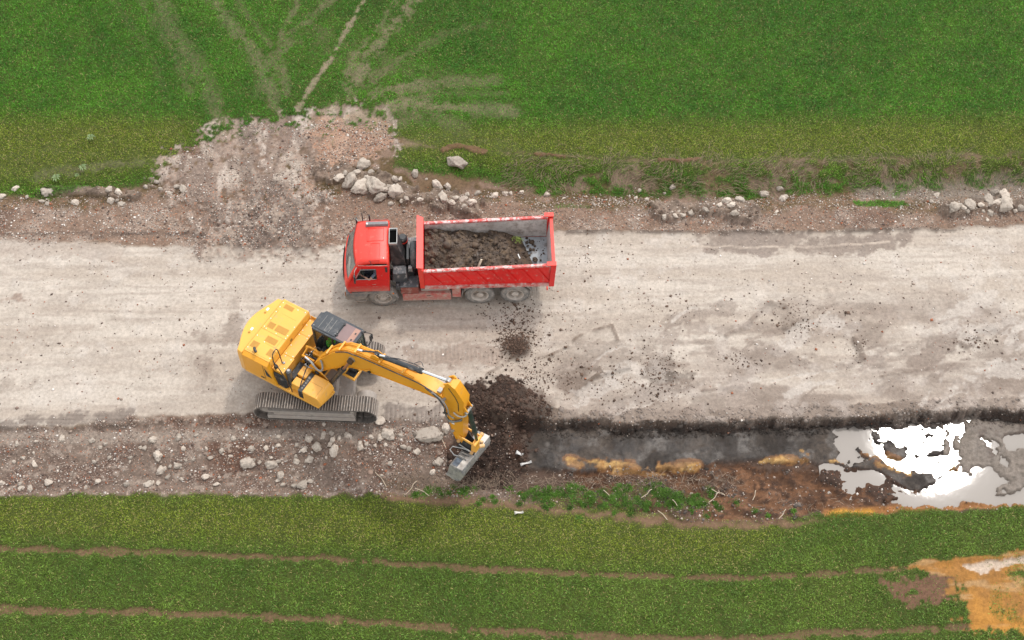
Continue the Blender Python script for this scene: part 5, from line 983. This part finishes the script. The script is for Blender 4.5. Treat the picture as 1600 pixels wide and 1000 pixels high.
g2 = MB(); g2.grid(lambda a, b: (CX1+.015-.07*max(0, b-.4), CY0+.05+(CY1-CY0-.1)*a, 1.3+1.5*b), 1, 6); g2.build("windscreen", glass_mat("green_tint_glass", (.03, .06, .045), .5), cab, solid=.006)
rf = MB(); rf.pz([(CX0+.02, CY0-.03), (CX1-.04, CY0-.03), (CX1+.04, CY0+.08), (CX1+.04, CY1-.10), (CX1-.04, CY1+.03), (CX0+.08, CY1+.03), (CX0+.02, CY1-.08), (CX0-.06, CY1-.10), (CX0-.06, CY0+.05), (CX0+.02, CY0+.02)], 2.85, 2.92); rfo = rf.build("cab_roof", M_ROOF, cab, .02)
r2 = MB(); r2.box(CX0+.08, .50, CY0+.05, CY1-.06, 2.9201, 2.945)
r2.build("roof_panel", M_ROOF, rfo, .01)
rk = MB()
for x in (-.18, .05, .22): rk.box(x, x+.008, CY0+.10, CY1-.12, 2.946, 2.951)
rk.build("roof_creases", mat("roof_crease_grey", (.30, .29, .26), .5), rfo)
MB().box(.56, CX1-.06, CY0+.04, CY1-.06, 2.9205, 2.928).build("roof_window", M_SKY, rfo, .003); MB().box(CX1-.27, CX1-.08, CY0+.05, CY1-.07, 2.9285, 2.932).build("roof_blind", M_SKY2, rfo)
rk = MB(); rk.tube([(.52, CY0+.12, 2.96), (.52, CY1-.12, 2.96)], .012, 6, 0)
for y in (CY0+.15, CY1-.15): rk.box(.48, .58, y-.03, y+.03, 2.93, 2.96)
for y in (CY0+.22, CY1-.28): rk.box(CX1-.18, CX1-.13, y-.02, y+.04, 2.933, 2.945)
rk.build("roof_hinges", M_BLK, rfo)
bo = MB()
for x, y in ((CX0+.04, CY0+.10), (CX0+.06, CY1-.07), (.47, CY0+.16), (.50, CY0+.25), (.50, CY1-.18), (CX1-.02, CY1-.05)): bo.cyl((x, y, 2.92), (x, y, 2.955), .018, 8)
bo.build("roof_lugs", M_GREY, rfo)
mr = MB(); mr.tube([(CX1-.0, CY1-.02, 2.80), (CX1+.12, CY1+.05, 2.78), (CX1+.20, CY1+.14, 2.6), (CX1+.16, CY1+.12, 2.2), (CX1+.02, CY1, 1.9)], .014, 6); mr.tube([(CX1, CY1-.03, 2.84), (CX1+.08, CY1-.0, 2.9)], .02, 6, 0); mo = mr.build("mirror", M_BLK, cab)
MB().box(CX1+.13, CX1+.19, CY1+.05, CY1+.21, 2.28, 2.56).build("mirror_glass", M_BLK, mo, .02)
MB().box(CX1-.02, CX1+.07, CY1-.13, CY1-.05, 2.925, 2.98).build("work_lamp", M_BLK, cab, .01)
hr = MB(); hr.tube([(CX1+.05, CY0+.12, 1.5), (CX1+.08, CY0+.12, 1.9), (CX1+.04, CY0+.12, 2.3)], .012, 6); hr.tube([(CX1-.03, CY0+.4, 2.83), (CX1+.05, CY0+.3, 2.5), (CX1+.055, CY0+.25, 1.9)], .009, 5); hr.build("wiper", M_BLK, cab)
st = MB(); st.box(-.10, .42, .66, 1.12, 1.26, 1.66); st.box(-.18, -.04, .66, 1.12, 1.66, 2.30); st.box(.0, .35, .58, .65, 1.6, 1.78); st.build("operator_seat", M_INT, cab, .04)
co = MB(); co.tube([(.42, .64, 1.7), (.44, .64, 1.9)], .02, 8, 0); co.tube([(.42, 1.14, 1.7), (.44, 1.14, 1.9)], .02, 8, 0); co.box(.95, 1.12, .60, .70, 1.5, 1.9); co.build("control_levers", M_INT, cab)
M_HI = mat("bright_green_jacket", (.10, .55, .03), .6, var=.1)
bpy.context.view_layer.update()
pos = exc.matrix_basis @ Vector((.10, .86, 1.64))
person("person in a bright green jacket seated inside the excavator cab", pos, EAZ, M_HI, M_TR, (.36, .27, .28), (.36, -.22, .28), (.14, .33, .20), (.10, -.30, .20))
# boom: a boxed plate girder
boom = empty("boom", (0, 0, 0), 0, exc)
top = [(.06, 1.90), (.37, 2.42), (1.0, 3.34), (1.55, 3.86), (1.85, 3.98), (2.35, 4.07), (3.6, 4.24), (4.6, 4.33), (5.05, 4.27), (5.36, 4.16)]
bot = [(.02, 1.66), (.34, 1.68), (.73, 2.13), (1.03, 2.47), (1.35, 2.78), (1.74, 3.06), (2.22, 3.28), (3.0, 3.52), (4.55, 3.87), (5.34, 3.98)]
def girder(name, top, bot, hw, m, parent, flange=.02):
    g = MB(); T = [(x, z) for x, z in top]; B_ = bot[::-1]; ring = T+B_
    V1 = [g.bm.verts.new((x, -hw, z)) for x, z in ring]; V2 = [g.bm.verts.new((x, hw, z)) for x, z in ring]; n = len(ring); k = len(T)
    for V in (V1, V2):
        for i in range(k-1):
            g.bm.faces.new((V[i], V[i+1], V[n-2-i], V[n-1-i]))
    for i in range(n): g.bm.faces.new((V1[i], V1[(i+1) % n], V2[(i+1) % n], V2[i]))
    o = g.build(name, m, parent, .008, ang=40)
    for crv, up in ((top, 1), (bot, -1)):
        g = MB(); pts = [Vector((x, 0, z)) for x, z in crv]; L_ = []
        for i, p in enumerate(pts):
            d = (pts[min(i+1, len(pts)-1)]-pts[max(0, i-1)]).normalized(); nn = Vector((-d.z, 0, d.x))*up*(.003); L_.append((p+nn, p+nn*(1+flange/.003)))
        R_ = [[g.bm.verts.new((q.x, y, q.z)) for q, y in ((a, -hw-flange*1.2), (a, hw+flange*1.2), (b, hw+flange*1.2), (b, -hw-flange*1.2))] for a, b in L_]
        for A, B in zip(R_[:-1], R_[1:]):
            for j in range(4): g.bm.faces.new((A[j], A[(j+1) % 4], B[(j+1) % 4], B[j]))
        g.bm.faces.new(R_[0]); g.bm.faces.new(R_[-1]); g.build("flange_plate", m, o, .004, ang=40)
    return o
gd = girder("boom_girder", top, bot, .20, M_YEL2, boom)
bs_ = MB(); bs_.cyl((1.80, -.36, 3.62), (1.80, .36, 3.62), .065, 16); bs_.cyl((1.80, -.245, 3.62), (1.80, .245, 3.62), .12, 20); bs_.build("cylinder_pin", M_GREY, boom)
# pipes along the boom top
for k, y in enumerate((-.15, -.10, .10, .15)):
    MB().tube([(x+.0, y, z+.07) for x, z in top[1:7]]+[(4.2, y, 4.34)], .017, 7, 2).build("hydraulic_pipe", M_YEL2, boom)
for x, z in ((.7, 2.98), (1.3, 3.70), (1.95, 4.06), (2.9, 4.21), (3.8, 4.31)): MB().box(x-.03, x+.03, -.19, .19, z+.02, z+.10).build("pipe_clamp", M_YEL, boom, .006)
MB().tube([(1.15, -.225, 3.56), (1.6, -.235, 3.94), (1.9, -.235, 4.03), (2.3, -.23, 4.11), (3.6, -.23, 4.27), (4.5, -.23, 4.35), (4.95, -.235, 4.27)], .02, 7, 4).build("hydraulic_pipe", M_HOSE, boom)
MB().tube([(4.7, -.25, 4.33), (5.05, -.28, 4.20), (5.3, -.34, 4.15), (5.5, -.40, 3.95), (5.5, -.42, 3.65), (5.42, -.36, 3.50), (5.50, -.26, 3.35)], .028, 8, 5).build("hose", M_HOSE, boom)
MB().tube([(4.9, -.22, 4.28), (5.15, -.26, 4.20), (5.4, -.30, 4.12), (5.58, -.34, 3.85), (5.60, -.33, 3.5), (5.75, -.28, 3.3)], .024, 8, 5).build("hose", M_GREY, boom)
MB().box(2.42, 2.52, -.27, -.215, 3.36, 3.46).build("boom_lamp", M_BLK, boom, .01)
MB().tube([(2.3, -.23, 3.32), (2.52, -.23, 3.58)], .02, 6, 0).build("lamp_bracket", M_YEL, boom)
for s in (-1, 1):                                          # boom cylinders
    y = s*.31; a = Vector((.72, y, 1.30)); b = Vector((1.80, y, 3.62)); d = (b-a); c1 = MB(); c1.cyl(a, a+d*.66, .088, 18); c1.cyl(a+d*.62, a+d*.68, .10, 18); c1.lathe([(.001, -.07), (.1, -.07), (.1, .07), (.001, .07)], a, (0, 1, 0), 16); co_ = c1.build("boom_cylinder", M_CYL, boom)
    MB().cyl(a+d*.66, b, .048, 14).build("rod", mat("bronze_rod", (.42, .22, .14), .3, metal=.6) if s < 0 else M_CHR, co_)
    MB().lathe([(.001, -.06), (.105, -.06), (.105, .06), (.001, .06)], b, (0, 1, 0), 18).build("rod_eye", mat("rod_eye_brown", (.09, .06, .04), .5, metal=.3), co_)
ear = MB()
for s in (-1, 1): ear.py([(2.45, 4.05), (2.95, 4.15), (2.85, 4.40), (2.70, 4.46), (2.58, 4.38)], s*.10-.018, s*.10+.018)
ear.build("cylinder_ears", M_YEL2, boom, .01)
a = Vector((2.72, 0, 4.36)); b = Vector((5.47, 0, 5.02)); d = b-a
c1 = MB(); c1.cyl(a+d*.10, a+d*.62, .085, 20); c1.cyl(a+d*.58, a+d*.635, .105, 20); c1.lathe([(.001, -.06), (.09, -.06), (.09, .06), (.001, .06)], a, (0, 1, 0), 16); c1.cyl(a, a+d*.1, .06, 12); co_ = c1.build("stick_cylinder", M_CYL, boom)
MB().cyl(a+d*.62, b, .052, 16).build("rod", M_CHR, co_); MB().lathe([(.001, -.07), (.10, -.07), (.10, .07), (.001, .07)], b, (0, 1, 0), 18).build("rod_eye", M_GREY, co_)
c1 = MB(); c1.tube([a+d*.12+Vector((0, -.05, .09)), a+d*.3+Vector((0, .09, .08)), a+d*.55+Vector((0, .10, .08)), a+d*.60+Vector((0, .04, .13))], .02, 7); c1.tube([a+d*.5+Vector((0, .12, .1)), a+d*.57+Vector((0, .22, .16)), a+d*.63+Vector((0, .10, .12))], .013, 6); c1.tube([(2.1, -.05, 4.16), (2.3, -.05, 4.30), (2.6, .02, 4.40), (2.95, .0, 4.50)], .03, 8); c1.build("hose", M_HOSE, boom)
c1 = MB(); c1.cyl((2.0, -.05, 4.15), (2.2, -.05, 4.24), .045, 10); c1.cyl((2.86, -.02, 4.46), (3.06, .0, 4.53), .045, 10); c1.build("coupling", M_CHR, boom)
MB().cyl((5.37, -.27, 4.10), (5.37, .27, 4.10), .06, 16).build("stick_pin", M_GREY, boom)
MB().box(5.10, 5.25, -.18, .0, 4.30, 4.37).build("dirt_lump", M_GREY, boom, .01)
# stick
stick = empty("stick", (0, 0, 0), 0, exc)
st_f = [(5.42, 4.92), (5.60, 5.10), (5.78, 5.04), (6.09, 4.46), (6.04, 3.86), (6.02, 3.5), (5.96, 1.87), (5.90, 1.60)]     # outer edge
st_b = [(5.36, 4.72), (5.33, 4.50), (5.30, 4.20), (5.30, 3.95), (5.34, 3.70), (5.42, 3.2), (5.60, 2.08), (5.73, 1.66)]    # edge facing the machine
sg = girder("stick_girder", [(x, z) for x, z in st_f], [(x, z) for x, z in st_b], .16, M_YEL2, stick, .016)
for s in (-1, 1): MB().py([(5.98, 4.30), (6.22, 3.86), (6.16, 3.74), (6.0, 3.72)], s*.13-.02, s*.13+.02).build("cylinder_lug", M_YEL2, stick, .01)
MB().py([(5.36, 4.98), (5.56, 5.20), (5.66, 5.14), (5.56, 4.9)], -.19, -.13).build("rod_lug", M_YEL2, stick, .012); MB().py([(5.36, 4.98), (5.56, 5.20), (5.66, 5.14), (5.56, 4.9)], .13, .19).build("rod_lug", M_YEL2, stick, .012)
MB().tube([(5.52, -.168, 4.92), (5.78, -.168, 4.5), (5.88, -.168, 4.2), (5.88, -.168, 3.7)], .013, 6, 0).build("hydraulic_pipe", M_HOSE, stick)
for k in range(5):
    o_ = k*.035; MB().tube([(5.46+o_*.4, -.30-o_*.4, 3.75-o_), (5.48, -.34, 3.45-o_), (5.62, -.33, 3.15-o_), (5.85, -.22, 3.15-o_*.6), (6.0, -.17, 3.35-o_)], .016, 7, 4).build("hose", M_GREY if k % 2 else M_HOSE, stick)
MB().tube([(5.7, -.2, 3.52), (5.9, -.22, 3.48), (6.1, -.16, 3.55), (6.18, -.05, 3.75), (6.2, .05, 3.9)], .024, 8, 4).build("hose", mat("pale_hose", (.42, .42, .40), .5), stick)
MB().box(5.56, 5.68, -.166, -.162, 2.62, 2.72).build("sticker", M_WHT, stick)
MB().cyl((5.62, -.22, 2.2), (5.62, -.16, 2.2), .05, 10).build("grease_block", M_GREY, stick)
a = Vector((6.17, 0, 3.82)); b = Vector((6.42, 0, 1.95)); d = b-a
c1 = MB(); c1.cyl(a, a+d*.72, .082, 18); c1.cyl(a+d*.68, a+d*.74, .095, 18); co_ = c1.build("bucket_cylinder", mat("dark_green_cylinder", (.018, .032, .028), .4, var=.3, dirt=MUD, damt=.3), stick)
MB().cyl(a+d*.72, b, .05, 14).build("rod", mat("oily_rod", (.12, .11, .05), .35, metal=.5), co_)
MB().cyl((6.17, -.19, 3.82), (6.17, .19, 3.82), .055, 14).build("cylinder_pin", M_GREY, stick)
for s in (-1, 1):
    lk = MB(); lk.hull([(5.84, s*.20-.02, 2.10), (5.90, s*.20-.02, 1.98), (6.46, s*.20-.02, 1.88), (6.46, s*.20-.02, 2.02)], [(5.84, s*.20+.02, 2.10), (5.90, s*.20+.02, 1.98), (6.46, s*.20+.02, 1.88), (6.46, s*.20+.02, 2.02)]); lk.build("link_arm", M_YEL, stick, .01)
lk = MB(); lk.cyl((6.44, -.24, 1.95), (6.44, .24, 1.95), .06, 14); lk.cyl((6.44, .0, 1.95), (6.30, .0, 1.20), .07, 12); lk.box(6.25, 6.45, -.13, .13, 1.3, 1.75, .02); lk.build("bucket_link", M_YEL, stick, .015)
lk = MB(); lk.cyl((5.83, -.25, 1.72), (5.83, .25, 1.72), .06, 14); lk.cyl((6.44, .24, 1.95), (6.44, .33, 1.95), .07, 14); lk.cyl((6.30, -.22, 1.25), (6.30, .28, 1.25), .055, 12); lk.build("link_pins", mat("tan_pin", (.55, .33, .14), .5), stick)
# tilting coupler and ditching bucket
tl_ = R(-15)
bk = empty("bucket", (6.15, 0, 1.0), 0, exc); bk.scale = (.9, .93, .9); bk.rotation_euler = (-tl_*-1, 0, 0)
q = MB()
for s in (-1, 1): q.py([(-.50, .02), (-.45, .22), (-.36, .76), (-.26, .80), (-.16, .62), (.05, .45), (.12, .32), (.22, .30), (.24, .0), (.0, -.04)], s*.14-.016, s*.14+.016)
q.box(-.42, .22, -.12, .12, .0, .10); q.cyl((-.32, -.2, .72), (-.32, .2, .72), .05, 12); q.cyl((.14, -.2, .27), (.14, .2, .27), .05, 12); q.build("coupler", M_DARK, bk, .01)
q = MB()
for s in (-1, 1): q.tube([(-.36, s*.19, .10), (-.1, s*.19, .18), (.2, s*.19, .16)], .03, 8, 2); q.tube([(-.40, s*.22, .3), (.1, s*.22, .22)], .022, 8, 0)
q.tube([(-.30, -.2, .12), (-.62, -.28, .08), (-.66, -.4, .0), (-.40, -.52, -.02), (-.2, -.5, .02)], .022, 8, 1); q.build("coupler_hoses", M_GREY, bk)
q = MB(); q.cyl((.18, .22, .12), (.34, .40, .12), .075, 14); q.cyl((.02, .5, .10), (.22, .5, .10), .06, 12); q.build("tilt_cylinder", mat("tan_tilt_part", (.58, .36, .16), .5, dirt=DUST, damt=.2), bk)
BW = 1.0
# bucket shell profile (x, z): cutting edge, curved floor, back, top plate
pr = [(-.34, -.62), (-.10, -.72), (.10, -.70), (.24, -.58), (.31, -.38), (.30, -.20), (.24, -.06), (.16, -.02), (-.26, -.02), (-.31, -.06)]
g = MB(); g.grid(lambda a_, b_: (pr[round(a_*(len(pr)-1))][0], -BW+2*BW*b_, pr[round(a_*(len(pr)-1))][1]), len(pr)-1, 4); g.build("bucket_shell", M_STL, bk, solid=.025, ang=25)
for s in (-1, 1):
    MB().py([(x*.99, z*.99-.003) for x, z in pr], s*BW-.018*(s > 0)-.002, s*BW+.018*(s < 0)+.002).build("side_plate", M_STL, bk, .006)
MB().box(-.40, -.20, -BW-.01, BW+.01, -.66, -.63).build("cutting_edge", M_STL, bk, .006)
MB().box(.0, .24, -BW, BW, -.012, .012).build("back_rib", mat("pale_worn_edge", (.46, .43, .39), .5, metal=.2, dirt=DUST, damt=.3), bk, .008)
q = MB()
for y in (-.52, -.32): q.box(-.2, .12, y-.02, y+.02, -.012, .10)
q.box(-.12, -.0, -.47, -.37, -.012, .04); q.box(-.14, .2, -.16, .16, -.012, .0); q.build("top_lugs", M_STL, bk, .006)
MB().box(-.24, -.02, -.93, -.56, -.0175, -.010).build("worn_patch", mat("bluish_bare_steel", (.14, .17, .21), .3, metal=.6, var=.4, vs=6), bk)

# ------------------------------------------------------------------ small loose things
M_PAP = mat("white_plastic", (.50, .48, .46), .6)
def scrap(u, v, lx, ly, rz, label, m=M_PAP, z=.03, name="scrap"):
    p = onground(u, v); s = MB(); s.grid(lambda a, b: ((a-.5)*lx, (b-.5)*ly*(1-.4*a), .05*math.sin(a*5+b*2)), 6, 3); o = s.build(name, m, None, solid=.012); o.location = (p.x, p.y, p.z+z+.03); o.rotation_euler = (.1, -.15, rz); tag(o, label, "scrap"); return o
scrap(812, 710, .26, .14, -.4, "white plastic scrap in the dark soil right of the bucket, the upper of two")
scrap(822, 725, .40, .10, .3, "white folded plastic scrap just above the weedy bank right of the bucket")
scrap(811, 802, .30, .10, .1, "pale grey scrap on the grass edge below the bucket", mat("pale_stone_scrap", (.55, .52, .46), .8))
def stick_(u, v, ln_, az, label, r=.014):
    p = onground(u, v); d = Vector((math.cos(az), math.sin(az), 0))*ln_/2; s = MB(); s.tube([-d, Vector((d.y, -d.x, .1))*.12, d*.5+Vector((0, 0, .05)), d], r, 6); o = s.build("twig", mat("dry_twig", (.42, .34, .25), .9)); o.location = (p.x, p.y, p.z+.05); tag(o, label, "twig", "twigs on the near bank")
for u, v, l, a in ((950, 775, .5, 2.2), (1010, 772, .5, .7), (1035, 806, .45, 2.3), (1115, 778, .6, .8), (1122, 770, .5, -.5), (1055, 788, .35, 2.1), (1222, 804, .45, .9), (1178, 775, .4, 1.2), (640, 765, .8, .9), (660, 770, .6, 2.6), (595, 750, .7, 2.2), (690, 690, .6, 2.1)):
    stick_(u, v, l, a, "thin dry bent twig lying on the near bank of the trench")
p = onground(583, 655); s = MB(); s.lathe([(.001, .04), (.16, .035), (.19, .0), (.001, -.01)], (0, 0, 0), (0, 0, 1), 16); o = s.build("flat_stone", ROCK, None, .02); o.location = (p.x+.25, p.y-.1, p.z+.08); tag(o, "flat pale stone lying against the front end of the near excavator track", "stone")
wm = mat("weed_leaf", (.17, .24, .10), .7, var=.2)
def weed(u, v, r, label):
    p = onground(u, v); s = MB()
    for k in range(9):
        a = k*2*math.pi/9+random.uniform(-.2, .2); d = Vector((math.cos(a), math.sin(a), 0)); w2 = Vector((-d.y, d.x, 0))*r*.16; l = r*random.uniform(.8, 1.1)
        v1 = [s.bm.verts.new(q) for q in (d*.02, d*l*.55+w2+Vector((0, 0, .12*r/.3+.05)), d*l+Vector((0, 0, .06)), d*l*.55-w2+Vector((0, 0, .12*r/.3+.05)))]; s.bm.faces.new(v1)
    o = s.build("weed", wm); o.location = (p.x, p.y, p.z+.08); tag(o, label, "weed")
weed(143, 218, .2, "pale leafy thistle in the yellow green grass, uppermost of four on the left")
weed(131, 265, .2, "pale leafy thistle beside the dirt line in the left grass, right of a smaller pair")
weed(89, 281, .2, "pale thistle in the left grass, leftmost of the lower group")
weed(122, 277, .11, "smallest pale thistle in the left grass, just under a bigger one")
